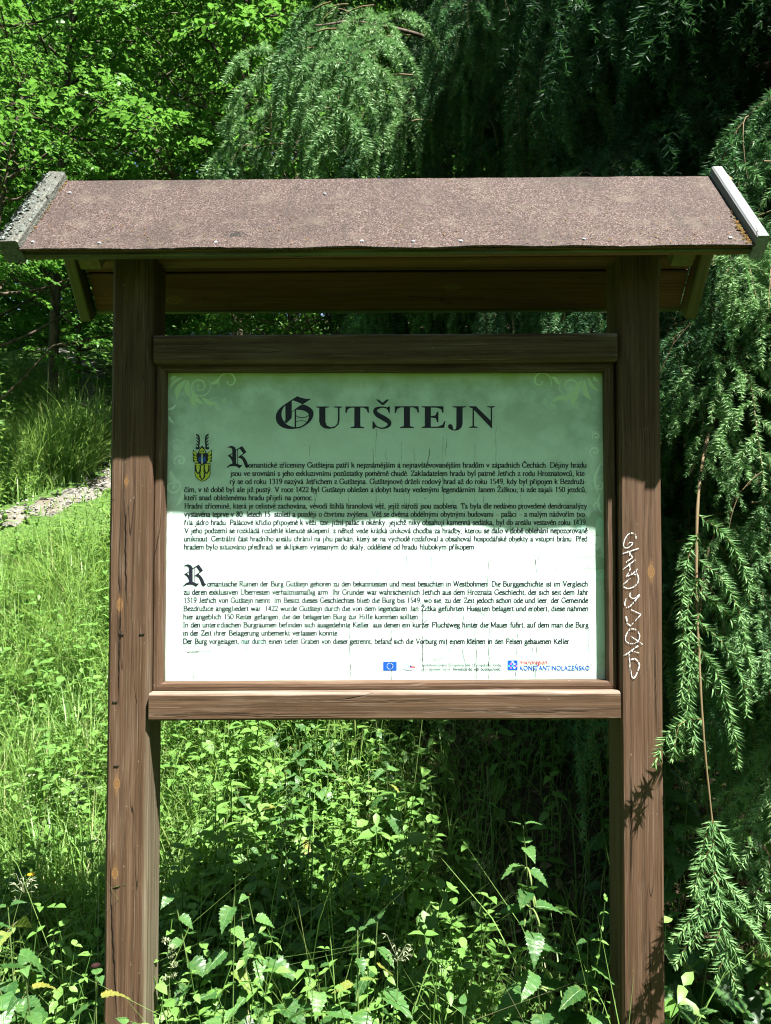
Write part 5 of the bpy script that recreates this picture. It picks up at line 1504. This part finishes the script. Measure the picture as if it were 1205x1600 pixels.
def bare_twig():
    rs = np.random.default_rng(9); tb = TB()
    for P, r in (([(0.93, .3, 1.72), (0.88, .28, 1.60), (0.83, .25, 1.55), (0.79, .22, 1.45), (0.775, .2, 1.36)], .006), ([(0.83, .25, 1.55), (0.87, .25, 1.50), (0.91, .26, 1.44)], .003), ([(0.79, .22, 1.45), (0.815, .2, 1.40), (0.83, .2, 1.33), (0.835, .2, 1.27)], .003),
                 ([(0.66, .18, 1.93), (0.70, .16, 2.02), (0.70, .15, 2.08), (0.66, .15, 2.11)], .0018), ([(0.70, .16, 2.02), (0.74, .15, 2.07)], .0018), ([(0.70, .16, 2.05), (0.65, .15, 2.06)], .0014),
                 ([(1.0, .3, 1.95), (.96, .28, 1.90), (.93, .26, 1.84)], .004)):
        tb = TB(); c = curve_pts(P, 6); tube(tb, c, np.linspace(r * .6, r * .3, len(c)), 5, .35, 0)
        link('bare_twig', tb.mesh('bare_twig'), M_TWIG, s1, -s1.location)
bare_twig()

s2 = spruce('tall spruce behind the roof with a curtain of hanging branches', (1.05, 3.7), 7.5, 2.6, 1.8, 33, maxn=210, whorl=5, big=(1.0, 1.4),
            extra=([(1.05, 3.7, 4.6), (0.4, 3.0, 4.6), (-0.1, 2.4, 4.35), (-0.35, 2.05, 4.1)], [(1.05, 3.7, 4.3), (0.2, 3.1, 4.3), (-0.35, 2.7, 4.05)]))
rs = random.Random(31)
for (x, y, z) in ((-0.33, 2.05, 3.92), (-0.25, 2.15, 3.98), (-0.12, 2.3, 4.08), (-0.30, 2.0, 3.75), (-0.42, 2.1, 3.72), (-0.18, 2.2, 3.85), (-0.05, 2.35, 3.95), (0.08, 2.5, 4.05), (-0.22, 2.5, 3.72), (-0.35, 2.65, 3.7), (0.0, 2.6, 3.8),
                  (-0.50, 2.2, 3.45), (-0.15, 2.05, 3.6), (0.1, 2.3, 3.7), (-0.58, 2.15, 3.25), (0.18, 2.2, 3.4)):
    hang(s2, (x + .06, y, z + .3), math.pi * 1.25 + rs.uniform(-1.3, 1.3), 13 + rs.randrange(4), rs.uniform(.9, 1.3))
s3 = spruce('far spruce standing in deep shade at the right edge', (3.6, 4.6), 9.0, 2.9, 0.5, 55, maxn=260, big=(1.1, 1.7))

# ------------------------------------------------------------------ broadleaf trees
def bough_mesh(name, seed, L=1.0, leaf=0.075):
    rs = np.random.default_rng(seed); tb = TB()
    ax = droop_curve((0, 0, 0), (1, 0, 0.25), L, 0.7, 9, rs, 0.05)
    tube(tb, ax, np.linspace(0.008, 0.002, len(ax)), 4, .3, 1)
    def leaves(c, n):
        for i in range(n):
            f = 0.15 + 0.85 * (i + rs.random() * .5) / n; k = min(int(f * (len(c) - 1)), len(c) - 2)
            p = c[k] + (c[k + 1] - c[k]) * (f * (len(c) - 1) - k)
            t = c[k + 1] - c[k]; yaw = math.atan2(t[1], t[0]) + (1 if i % 2 else -1) * rs.uniform(.3, 1.3)
            s = leaf * rs.uniform(.6, 1.25)
            V, T = leaf_quad(s, s * rs.uniform(.5, .68), rs.uniform(.1, .5), rs.uniform(.05, .3))
            r = rotm(yaw, rs.normal() * .28 + .15, rs.normal() * .4)
            tb.add(V @ r.T + p + rs.normal(size=3) * .008, T, np.clip(rs.normal() * .18 + .5, 0, 1), 0)
    leaves(ax, 20)
    for i in range(13):
        f = .12 + .85 * i / 13; k = int(f * (len(ax) - 1)); t = ax[k + 1] - ax[k]; t /= np.linalg.norm(t)
        sg = 1 if i % 2 else -1
        d = t * .7 + np.array([0, sg * .75, 0]) + rs.normal(size=3) * np.array([.15, .15, .22]) + np.array([0, 0, .12])
        l = (.5 - .3 * f) * rs.uniform(.7, 1.2) * L
        c = droop_curve(ax[k], d, l, .7, 5, rs, .06)
        tube(tb, c, np.linspace(.003, .001, len(c)), 3, .3, 1)
        leaves(c, int(13 + 24 * l))
    me = tb.mesh(name); me.materials.append(M_LEAF); me.materials.append(M_BARK)
    return me
BOUGHS = [bough_mesh('bough', 300 + i, 1.0 + .08 * (i % 4), (.05, .058, .066)[i % 3]) for i in range(9)]
TREE_GROUP = 'leafy trees on the slope behind'
def leafy(label, x, y, H, rad, n, z0, seed, lean=(0, 0), trunk_r=.06, sc=1.0, name='leafy_tree', cat='tree'):
    rs = random.Random(seed); z = gz(x, y)
    root = thing(name, label, cat, (x, y, z), 0, TREE_GROUP)
    tb = TB()
    P = curve_pts([(0, 0, -.2), (lean[0] * .2, lean[1] * .2, H * .3), (lean[0] * .6, lean[1] * .6, H * .65), (lean[0], lean[1], H * .97)], 5)
    tube(tb, P, np.linspace(trunk_r, trunk_r * .2, len(P)), 8)
    for i in range(n):
        u = (i + .5) / n
        hz = z0 + (H - z0) * u ** .85
        c = P[min(len(P) - 1, int(hz / H * (len(P) - 1)))]
        az = i * 2.4 + rs.uniform(-.4, .4)
        env = rad * math.sqrt(max(.1, 1 - ((hz - z0) / (H - z0) * 1.15 - .32) ** 2 * 1.15))
        rr = env * rs.uniform(.25, .8)
        p = Vector((c[0] + rr * math.cos(az), c[1] + rr * math.sin(az), hz + rs.uniform(-.2, .25)))
        q = Vector((c[0], c[1], max(.3, hz - rr * .55)))
        if i % 2 == 0:
            tube(tb, curve_pts([tuple(q), tuple(q.lerp(p, .5) + Vector((0, 0, -.05))), tuple(p)], 4), np.linspace(.018, .006, 9), 5)
        o = link('bough', BOUGHS[rs.randrange(len(BOUGHS))], None, root, p, (rs.uniform(-.3, .3), rs.uniform(-.35, .25), az + rs.uniform(-.5, .5)))
        s = rs.uniform(.8, 1.3) * sc; o.scale = (s, s, s)
    link('trunk', tb.mesh('trunk', True), M_BARK, root)
    return root
leafy('slim young tree overhanging the meadow left of the notice board', -3.7, 5.0, 3.7, 1.25, 46, .95, 1, (.55, -.1), .04, .8)
leafy('bushy tree rising just left of the roof', -3.5, 6.3, 5.6, 1.7, 70, 1.5, 2, (.3, -.2))
leafy('broad bright-leaved tree in the middle of the left slope', -1.55, 6.2, 6.0, 1.9, 84, 1.2, 3, (.2, -.4), .07)
leafy('tree with dense foliage behind the middle of the roof', -0.45, 6.6, 6.4, 2.0, 80, .8, 4, (0, -.3), .07)
leafy('tree at the left edge half hidden by the bushy tree', -4.6, 6.6, 6.5, 2.1, 70, 1.6, 5, (.4, 0), .08)
leafy('tall tree high on the slope above the gravel path', -3.1, 8.6, 7.5, 2.3, 76, 1.6, 6, (0, 0), .09)
leafy('tall tree filling the gap left of the lit spruce branch', -1.3, 9.0, 7.5, 2.4, 76, .8, 7, (.2, 0), .09)
leafy('far tree behind the two spruces', 1.3, 8.6, 8.0, 2.5, 66, .5, 8, (0, 0), .10)
leafy('far tree at the top left corner', -5.9, 9.6, 8.5, 2.6, 66, 1.4, 9, (0, 0), .10)
leafy('dark tree behind the far spruce at the right edge', 4.6, 8.6, 8.0, 2.6, 60, .4, 10, (0, 0), .10)
leafy('topmost tree at the skyline over the left slope', -2.6, 12.5, 9.0, 3.2, 66, .5, 11, (0, 0), .12, 1.35)
leafy('topmost tree at the skyline over the roof', 0.3, 12.5, 9.5, 3.2, 66, .4, 12, (0, 0), .12, 1.35)
leafy('topmost tree at the skyline over the left corner', -6.8, 13.0, 9.0, 3.2, 60, .5, 13, (0, 0), .12, 1.35)
leafy('low leafy bush in the shade above the path', -3.9, 8.0, 2.2, 1.3, 40, .2, 14, (0, 0), .04, .9, 'bush', 'bush')
leafy('low leafy bush under the roof gap', -0.5, 5.2, 1.8, 0.9, 34, .2, 15, (0, 0), .04, .8, 'bush', 'bush')
leafy('low bush in the dark behind the right post', 1.5, 5.4, 2.2, 1.2, 36, .2, 16, (0, 0), .04, .8, 'bush', 'bush')

# ------------------------------------------------------------------ grass and herbs
def grass_field(name, n, region, hmin, hmax, wmin, wmax, mat, seed, dens=None, dry=0.06, hm=None):
    rs = np.random.default_rng(seed)
    P = []
    while len(P) < n:
        x = rs.uniform(region[0], region[1]); y = rs.uniform(region[2], region[3])
        if dens is not None and rs.random() > dens(x, y): continue
        P.append((x, y))
    P = np.array(P); z = GZ(P) - .01
    B = np.column_stack([P, z])
    clump = np.array([mnoise.noise(Vector((p[0] * 1.9, p[1] * 1.9, 7))) for p in P])
    h = (hmin + (hmax - hmin) * rs.random(n) ** 1.6) * np.clip(1 + .6 * clump, .5, 1.5)
    if hm is not None: h = h * np.array([hm(p[0], p[1]) for p in P])
    w = rs.uniform(wmin, wmax, n)
    az = rs.uniform(0, 2 * np.pi, n); bend = rs.uniform(.1, 1.1, n) * h
    d = np.stack([np.cos(az), np.sin(az)], 1); sd = np.stack([-d[:, 1], d[:, 0]], 1)
    V = []
    for t, ww in ((0, 1.0), (.35, .95), (.7, .7), (1, 0)):
        c = B.copy(); c[:, :2] += d * (bend * t * t)[:, None]
        c[:, 2] += h * (t - .35 * (bend / h) * t * t)
        if ww:
            for sg in (-1, 1):
                q = c.copy(); q[:, :2] += sd * (sg * w * ww * .5)[:, None]; V.append(q)
        else: V.append(c)
    V = np.stack(V, 1)
    T0 = np.array([(0, 1, 3), (0, 3, 2), (2, 3, 5), (2, 5, 4), (4, 5, 6)])
    T = (np.arange(n)[:, None, None] * 7 + T0[None]).reshape(-1, 3)
    tint = np.clip(rs.normal(size=n) * .16 + .5 + .25 * clump, 0, .9)
    tint[rs.random(n) < dry] = 1.0
    o = link(name, mesh_tri(name, V.reshape(-1, 3), T, {'tint': np.repeat(tint, 7)}), mat)
    o['kind'] = 'stuff'
    return o
def off_path(x, y):
    if y < 5.6 and x < -2.0 and -.85 < y - (4.12 + .55 * (x + 3.3)) < 0: return .25
    return 1.0 if path_dist(x, y) > .29 else 0.02
def h_path(x, y):
    k = y - (4.12 + .55 * (x + 3.3))
    return .3 if x < -2.0 and -1.1 < k < .1 else 1.0
def d_near(x, y):
    lit = 1.0 / (1 + math.exp((x - .15 + .25 * y) * 4))
    return (0.06 + .94 * lit) * off_path(x, y)
o = grass_field('meadow_grass', 42000, (-2.9, 1.4, .25, 3.6), .12, .46, .003, .0065, M_GRASS, 1, lambda x, y: d_near(x, y) * (1 if abs(x) < .62 * (y + 1.9) else 0), hm=h_path)
o['label'] = 'sunlit meadow grass left of the notice board'
o = grass_field('slope_grass', 42000, (-5.5, 1.5, 3.4, 8.5), .10, .36, .005, .010, M_GRASS, 2, lambda x, y: (d_near(x, y)) * (1 if abs(x) < .6 * (y + 1.9) else 0), hm=h_path)
o['label'] = 'grass on the slope around the gravel path'
o = grass_field('front_grass', 9000, (-2.6, 2.2, -3.4, .1), .05, .18, .006, .012, M_GRASS, 3)
o['label'] = 'short grass in front of the posts'
# tall tuft beside the path
o = grass_field('tall_grass', 2600, (-3.2, -2.6, 4.9, 5.6), .3, .75, .004, .008, M_GRASS, 4, None, .03)
o['label'] = 'tall grass tuft beside the gravel path'

def herb_template(seed, leaf=.035, h=.28, n=9):
    rs = np.random.default_rng(seed); tb = TB()
    c = droop_curve((0, 0, 0), (rs.normal() * .12, rs.normal() * .12, 1), h, .1, 5, rs, .05)
    tube(tb, c, np.linspace(.0022, .001, len(c)), 3, .4, 0)
    for i in range(n):
        f = .18 + .82 * i / (n - 1); k = min(int(f * 5), 4); p = c[k] + (c[k + 1] - c[k]) * (f * 5 - k)
        for s in (0, math.pi):
            yaw = i * 1.57 + s + rs.normal() * .3
            L = leaf * (1.15 - .5 * f) * rs.uniform(.7, 1.3)
            V, T = leaf_simple(L, L * rs.uniform(.45, .65), .3, rs.uniform(.1, .5))
            r = rotm(yaw, rs.normal() * .25 + .1 - .4 * f * f, rs.normal() * .2)
            tb.add(V @ r.T + p, T, np.clip(.45 + .2 * f + rs.normal() * .12, 0, 1), 0)
    return tb.arrays()
HERBS = [herb_template(400 + i, (.03, .045, .06, .038)[i % 4], (.2, .32, .42, .26)[i % 4], (6, 8, 8, 7)[i % 4]) for i in range(8)]
def herb_field(name, label, n, region, seed, dens, smin, smax):
    rs = np.random.default_rng(seed); sc = Scatter(); k = 0
    while k < n:
        x = rs.uniform(region[0], region[1]); y = rs.uniform(region[2], region[3])
        if abs(x) > .6 * (y + 1.95): continue
        if rs.random() > dens(x, y): continue
        p = np.array([x, y, gz(x, y) - .01])
        sc.put(HERBS[rs.integers(8)], [p], [rs.uniform(0, 6.28)], [rs.uniform(smin, smax)], [rs.normal() * .12], [rs.normal() * .12], [rs.normal() * .12])
        k += 1
    o = link(name, sc.tb.mesh(name), M_HERB); o['kind'] = 'stuff'; o['label'] = label
herb_field('meadow_herbs', 'low leafy herbs growing through the sunlit meadow grass', 2600, (-3.2, .4, .25, 4.6), 11, lambda x, y: d_near(x, y) * (1 if h_path(x, y) == 1 else .15), .6, 1.15)
herb_field('undergrowth', 'leafy undergrowth between and behind the posts', 620, (-.8, .75, .35, 2.6), 12, lambda x, y: min(1, max(.05, 1.0 - max(0, x + .18) * 2.0)), .8, 1.5)
herb_field('shade_herbs', 'leafy herbs in the shade right of the post', 200, (.5, 2.4, .35, 3.2), 13, lambda x, y: .8, .8, 1.5)
herb_field('slope_herbs', 'leafy herbs on the shaded slope above the path', 480, (-5.0, -.5, 4.4, 8.5), 14, lambda x, y: off_path(x, y) * .7, 1.0, 1.9)

o = grass_field('tall_grass', 800, (-1.3, .62, -.28, .34), .45, .92, .0022, .0045, M_GRASS, 6, None, .12)
o['label'] = 'thin tall grass blades rising along the foot of the posts'
FRONT = [herb_template(450 + i, (.026, .034, .042, .03)[i % 4], (.55, .66, .6, .74)[i % 4], (13, 12, 11, 15)[i % 4]) for i in range(8)]
HERBS_ = HERBS; HERBS = FRONT
herb_field('front_herbs', 'mixed leafy weeds in front of and under the board', 130, (-1.2, .55, -.2, .35), 15, lambda x, y: 1.0 if x < .05 else .25, .8, 1.2)
HERBS = HERBS_
def litter():
    rs = np.random.default_rng(3); tb = TB()
    for i in range(4200):
        x = rs.uniform(-.6, 2.8); y = rs.uniform(.3, 4.2)
        if rs.random() > .25 + .75 / (1 + math.exp(-(x - .1) * 5)): continue
        L = rs.uniform(.02, .06); V, T = leaf_quad(L, L * .55, rs.uniform(-.6, .6), rs.uniform(-.3, .3))
        r = rotm(rs.uniform(0, 6.28), rs.normal() * .3, rs.normal() * .3)
        tb.add(V @ r.T + np.array([x, y, gz(x, y) + .012]), T, rs.random(), 0)
    m = leaf_mat('dead_leaf', [(0.0, (.07, .045, .025)), (.5, (.17, .11, .065)), (1.0, (.34, .25, .17))], .1, .2, .7, (.2, .1, .04))
    o = link('leaf_litter', tb.mesh('leaf_litter'), m); o['kind'] = 'stuff'; o['label'] = 'brown dead leaves on the dark ground under the spruces'
litter()
def gravel():
    rs = np.random.default_rng(4); tb = TB()
    for i in range(800):
        k = rs.integers(0, 52); p = PATH[min(k, len(PATH) - 1)] + rs.normal(size=2) * .12
        s = rs.uniform(.006, .02)
        V = np.array([(1, 0, 0), (0, 1, 0), (-1, 0, 0), (0, -1, 0), (0, 0, .8), (.0, .0, -.6)]) * (s * rs.uniform(.6, 1.2, (6, 1)))
        T = [(0, 1, 4), (1, 2, 4), (2, 3, 4), (3, 0, 4), (1, 0, 5), (2, 1, 5), (3, 2, 5), (0, 3, 5)]
        r = rotm(rs.uniform(0, 6.28), rs.normal() * .4)
        tb.add(V @ r.T + np.array([p[0], p[1], gz(p[0], p[1]) + .035]), T, rs.random())
    m, nt, out = new_mat('pale_stone'); b = NB(nt); at = b.n('ShaderNodeAttribute', attribute_name='tint')
    b.principled(out, b.ramp(at.outputs['Fac'], [(0, (.11, .107, .097)), (1, (.25, .245, .225))]), .85)
    o = link('path_gravel', tb.mesh('path_gravel'), m); o['kind'] = 'stuff'; o['label'] = 'pale stones lying on the path'
gravel()

# ------------------------------------------------------------------ nettles, one by one
NLEAF = []
for i in range(5):
    V, T = leaf_serrated(1.0, (.62, .7, .56, .66, .6)[i], (9, 10, 9, 11, 8)[i], (.3, .45, .2, .55, .35)[i], (.25, .4, .15, .3, .5)[i], .2)
    NLEAF.append(mesh_tri('nettle_leaf', V, T, {'tint': np.full(len(V), .5)}, True)); NLEAF[-1].materials.append(M_NETTLE)
def nettle(x, y, h, seed, label, group, leaf=.085, name='nettle_plant', cat='nettle', pairs=None, lean=.12, flowers=False):
    rs = random.Random(seed); z = gz(x, y)
    root = thing(name, label, cat, (x, y, z - .01), rs.uniform(0, 6.28), group)
    tb = TB()
    c = droop_curve((0, 0, 0), (rs.gauss(0, lean), rs.gauss(0, lean), 1), h, .12, 8, np.random.default_rng(seed), .02)
    tube(tb, c, np.linspace(.0026, .0014, len(c)), 5, .3)
    n = pairs or max(5, int(h / .058))
    for i in range(n):
        f = .22 + .78 * i / (n - 1); k = min(int(f * 8), 7); p = c[k] + (c[k + 1] - c[k]) * (f * 8 - k)
        for s in (0, math.pi):
            yaw = i * math.pi / 2 + s + rs.gauss(0, .22)
            L = leaf * (1.12 - .62 * max(0, f - .45) / .55) * rs.uniform(.8, 1.2)
            if i == n - 1: L *= .6
            o = link('leaf', NLEAF[rs.randrange(5)], None, root, p, (rs.gauss(0, .2), rs.gauss(.12, .2) - (.55 if i == n - 1 else 0), yaw))
            o.scale = (L, L, L)
        if flowers and .55 < f < .9:
            for q in range(3):
                d = droop_curve(p, (rs.gauss(0, 1), rs.gauss(0, 1), .1), .05, 2.5, 4)
                tube(tb, d, np.array([.001, .0028, .0022, .003, .0015]), 4, .9)
    link('stem', tb.mesh('stem', True), M_STEM, root)
    return root
ng = 0
hero = ((-.62, -.16, .66, 'nettle with pale broad leaves in front of the foot of the left post', .085, False), (-.47, -.10, .58, 'nettle just right of the foot of the left post', .095, False),
        (.40, .20, .92, 'tall nettle with hanging flower strings left of the right post', .095, True), (.47, .12, .66, 'nettle with large leaves tucked against the right post', .10, False),
        (.74, .08, .52, 'nettle whose large leaves touch the right side of the right post', .115, False), (.92, .15, .60, 'large-leaved nettle in the bottom right corner', .12, False),
        (-.88, -.05, .66, 'upright nettle in the bottom left corner of the meadow', .10, False), (.18, .06, .56, 'bright nettle under the middle right of the board', .09, False),
        (-.05, .02, .50, 'bright nettle at the bottom centre under the board', .085, False), (-.24, .10, .56, 'nettle with a pale top shoot left of the bottom centre', .085, False),
        (.80, .55, .70, 'shaded nettle behind the hanging spruce branch', .12, False), (1.05, .45, .66, 'shaded nettle at the right picture edge', .13, False))
for i, (x, y, h, lab, lf, fl) in enumerate(hero):
    nettle(x, y, h, 900 + i, lab, 'nettles around the posts', lf, flowers=fl)
rs = random.Random(99)
n = 0
while n < 46:
    x = rs.uniform(-.60, .55); y = rs.uniform(.15, 1.7)
    if rs.random() < max(0, x + .22) * 2.4: continue
    nettle(x, y, rs.uniform(.34, .6), 1000 + n, 'green nettle among the crowd growing between the two posts', 'nettles between the posts', rs.uniform(.06, .09))
    n += 1
n = 0
while n < 26:
    x = rs.uniform(-.5, .52); y = rs.uniform(-.15, .2)
    nettle(x, y, rs.uniform(.58, .86) - (.26 if x > .0 else 0), 1300 + n, 'bright green nettle in the front row under the board', 'nettles in the front row', rs.uniform(.075, .115), lean=.16)
    n += 1
n = 0
while n < 16:
    x = rs.uniform(-1.15, -.64); y = rs.uniform(-.25, .12)
    nettle(x, y, rs.uniform(.66, .92), 1400 + n, 'bright nettle in the front row left of the left post', 'nettles in the front row', rs.uniform(.075, .115), lean=.16)
    n += 1
n = 0
while n < 16:
    x = rs.uniform(-1.35, -.68); y = rs.uniform(-.05, .7)
    nettle(x, y, rs.uniform(.3, .55), 1100 + n, 'green nettle in the grass left of the left post', 'nettles left of the post', rs.uniform(.055, .085))
    n += 1
n = 0
while n < 16:
    x = rs.uniform(.68, 1.5); y = rs.uniform(.15, 1.3)
    nettle(x, y, rs.uniform(.3, .55), 1200 + n, 'nettle in the shade right of the right post', 'nettles right of the post', rs.uniform(.09, .13))
    n += 1

# ------------------------------------------------------------------ flowering grass stalks
def stalk(x, y, h, seed, label, kind, lean=(0, 0), group='flowering grass stalks'):
    rs = np.random.default_rng(seed); z = gz(x, y)
    root = thing('grass_stalk', label, 'grass stalk', (x, y, z), 0, group)
    tb = TB()
    c = droop_curve((0, 0, 0), (lean[0], lean[1], 1), h, .25, 9, rs, .015)
    tube(tb, c, np.linspace(.0016, .0009, len(c)), 4, .6)
    link('stem', tb.mesh('stem', True), M_STEM, root)
    hb = TB(); top = c[-1]
    if kind == 'cocksfoot':
        for (f, s) in ((0, .012), (.018, .013), (.034, .010), (-.02, .011), (-.045, .009), (-.05, .008)):
            q = top + np.array([rs.normal() * .009, rs.normal() * .006, f])
            for i in range(46):
                d = rs.normal(size=3); d /= np.linalg.norm(d); d[2] = abs(d[2])
                V, T = leaf_quad(.008, .0025, .2, .05); r = rotm(rs.uniform(0, 6.28), -rs.uniform(.2, 1.4))
                hb.add(V @ r.T + q + d * s * rs.random(), T, rs.random())
    else:
        for i in range(16):
            a = rs.uniform(0, 6.28); d = np.array([math.cos(a), math.sin(a) * .5, rs.uniform(-.5, .8)])
            p1 = top + d * rs.uniform(.008, .026) + np.array([0, 0, -.03 + .05 * rs.random()])
            tube(hb, [top + np.array([0, 0, -.02]), p1], .0006, 3, .5)
            for k in range(3):
                V, T = leaf_quad(.013, .0022, .3, .1); r = rotm(a + rs.normal() * .4, -rs.uniform(-.6, .8))
                hb.add(V @ r.T + p1, T, .5 + .5 * rs.random())
    link('seed_head', hb.mesh('seed_head'), M_SEED, root)
for i, a in enumerate(((-.535, .12, .63, 'pale cocksfoot grass head just right of the foot of the left post', 'cocksfoot', (.05, 0)), (-.60, -.12, .52, 'cocksfoot grass head crossing the foot of the left post', 'cocksfoot', (.08, 0)),
                       (.24, .18, .76, 'pale fescue head standing against the dark right of centre', 'fescue', (.0, 0)), (.01, .14, .60, 'small white fescue head low under the board', 'fescue', (.02, 0)),
                       (-.36, .35, .85, 'tall cocksfoot stalk among the nettles on the left', 'cocksfoot', (.1, 0)), (-.62, .3, .80, 'fine grass stalk leaning over the left post', 'fescue', (-.05, 0)),
                       (.02, .75, .95, 'fine grass stalk in the half shade under the board', 'fescue', (.1, 0)), (-.95, .5, .8, 'tall cocksfoot stalk in the meadow left of the post', 'cocksfoot', (.1, 0)),
                       (-1.05, .2, .75, 'leaning fescue stalk at the left picture edge', 'fescue', (.2, 0)))):
    x, y, h, lab, kd, ln_ = a
    stalk(x, y, h, 700 + i, lab, kd, ln_)
def bedstraw():
    rs = np.random.default_rng(8); tb = TB()
    for (x, y, h) in [(rs.uniform(-1.35, -.98), rs.uniform(.3, 1.0), rs.uniform(.4, .7)) for _ in range(7)]:
        z = gz(x, y)
        for i in range(60):
            p = np.array([x, y, z + h * (1 - .5 * rs.random() ** 2)]) + rs.normal(size=3) * np.array([.035, .035, .02])
            s = rs.uniform(.002, .004); r = rotm(rs.uniform(0, 6.28), rs.normal() * .5)
            V = np.array([(s, 0, 0), (0, s, 0), (-s, 0, 0), (0, -s, 0)]); tb.add(V @ r.T + p, [(0, 1, 2), (0, 2, 3)], .6 + .4 * rs.random())
    o = link('white_blossom', tb.mesh('white_blossom'), M_SEED); o['kind'] = 'stuff'; o['label'] = 'tiny white blossom in the grass at the left picture edge'
bedstraw()
def flower(x, y, h, label, col):
    z = gz(x, y); root = thing('flower', label, 'flower', (x, y, z))
    tb = TB(); tube(tb, [(0, 0, 0), (.01, 0, h * .5), (.0, 0, h)], .0012, 4, .5); link('stem', tb.mesh('stem'), M_STEM, root)
    hb = TB()
    for i in range(8):
        V, T = leaf_quad(.011, .007, .2, .1); r = rotm(i * .785, -.3); hb.add(V @ r.T + np.array([0, 0, h]), T, .5)
    link('blossom', hb.mesh('blossom'), flat_mat('petal', col), root)
flower(-.93, .35, .66, 'small yellow flower in the meadow left of the left post', (.75, .45, .02))
flower(-.61, -.05, .74, 'faded reddish flower head in front of the left post', (.016, .004, .005))

# ------------------------------------------------------------------ leaf masses: an added sky block on the near side, the far skyline wood
def wood_mass(name, label, pts, size, seed):
    rs = np.random.default_rng(seed); n = len(pts)
    T0 = np.array([(0, 3, 1), (1, 3, 2), (0, 5, 3), (5, 4, 3)])
    V0 = leaf_quad(1.0, .62, .35, .15)[0]
    yaw = rs.uniform(0, 6.283, n); tl = rs.normal(size=n) * .4; s = size * rs.uniform(.6, 1.4, n)
    cy, sy, ct, st = np.cos(yaw), np.sin(yaw), np.cos(tl), np.sin(tl)
    v = V0[None] * s[:, None, None]
    x = v[..., 0] * ct[:, None] + v[..., 2] * st[:, None]; z = -v[..., 0] * st[:, None] + v[..., 2] * ct[:, None]; y = v[..., 1]
    V = np.stack([x * cy[:, None] - y * sy[:, None], x * sy[:, None] + y * cy[:, None], z], -1) + pts[:, None, :]
    T = (np.arange(n)[:, None, None] * 6 + T0[None]).reshape(-1, 3)
    tint = np.repeat(np.clip(rs.normal(size=n) * .2 + .45, 0, 1), 6)
    o = link(name, mesh_tri(name, V.reshape(-1, 3), T, {'tint': tint}), M_LEAF); o['kind'] = 'stuff'; o['label'] = label
rs = np.random.default_rng(41); P = []
while len(P) < 52000:                                   # unseen leaves added behind and beside the viewer to cut sky light
    a = rs.uniform(-math.pi * 1.12, math.pi * .12); r = rs.uniform(8.0, 11.5); z = 18.0 * rs.random() ** .9
    x, y = r * math.cos(a), r * math.sin(a) - .5
    if abs(a - math.atan2(-1.0, .93)) < .6 and math.atan2(z, r) > R(50): continue
    if mnoise.noise(Vector((a * 5, z * .5, r * .4))) < -.28: continue
    P.append((x, y, z + gz(x, min(y, 3))))
wood_mass('leaf_mass', 'unseen leaf mass added behind the viewer to hold down sky light', np.array(P), .30, 1)
P = []
while len(P) < 48000:                                   # skyline beyond the slope
    x = rs.uniform(-19, 15); y = rs.uniform(14.5, 19); z = 15 * rs.random() ** .9
    if mnoise.noise(Vector((x * .5, z * .5, y * .4))) < -.42: continue
    P.append((x, y, z + gz(x, y)))
for i in range(30000):
    x = rs.uniform(-19, 15); y = rs.uniform(14, 19); P.append((x, y, rs.uniform(0, 9) + gz(x, y)))
for i in range(9000):
    x = rs.uniform(-13, -5.5); y = rs.uniform(10.5, 14); P.append((x, y, rs.uniform(0, 6) + gz(x, y)))
wood_mass('leaf_mass', 'far wood along the skyline above the slope', np.array(P), .26, 2)
tot = sum(len(m.polygons) * max(1, 0) + 0 for m in bpy.data.meshes)
print('unique faces', sum(len(m.polygons) for m in bpy.data.meshes), 'objects', len(bpy.data.objects))
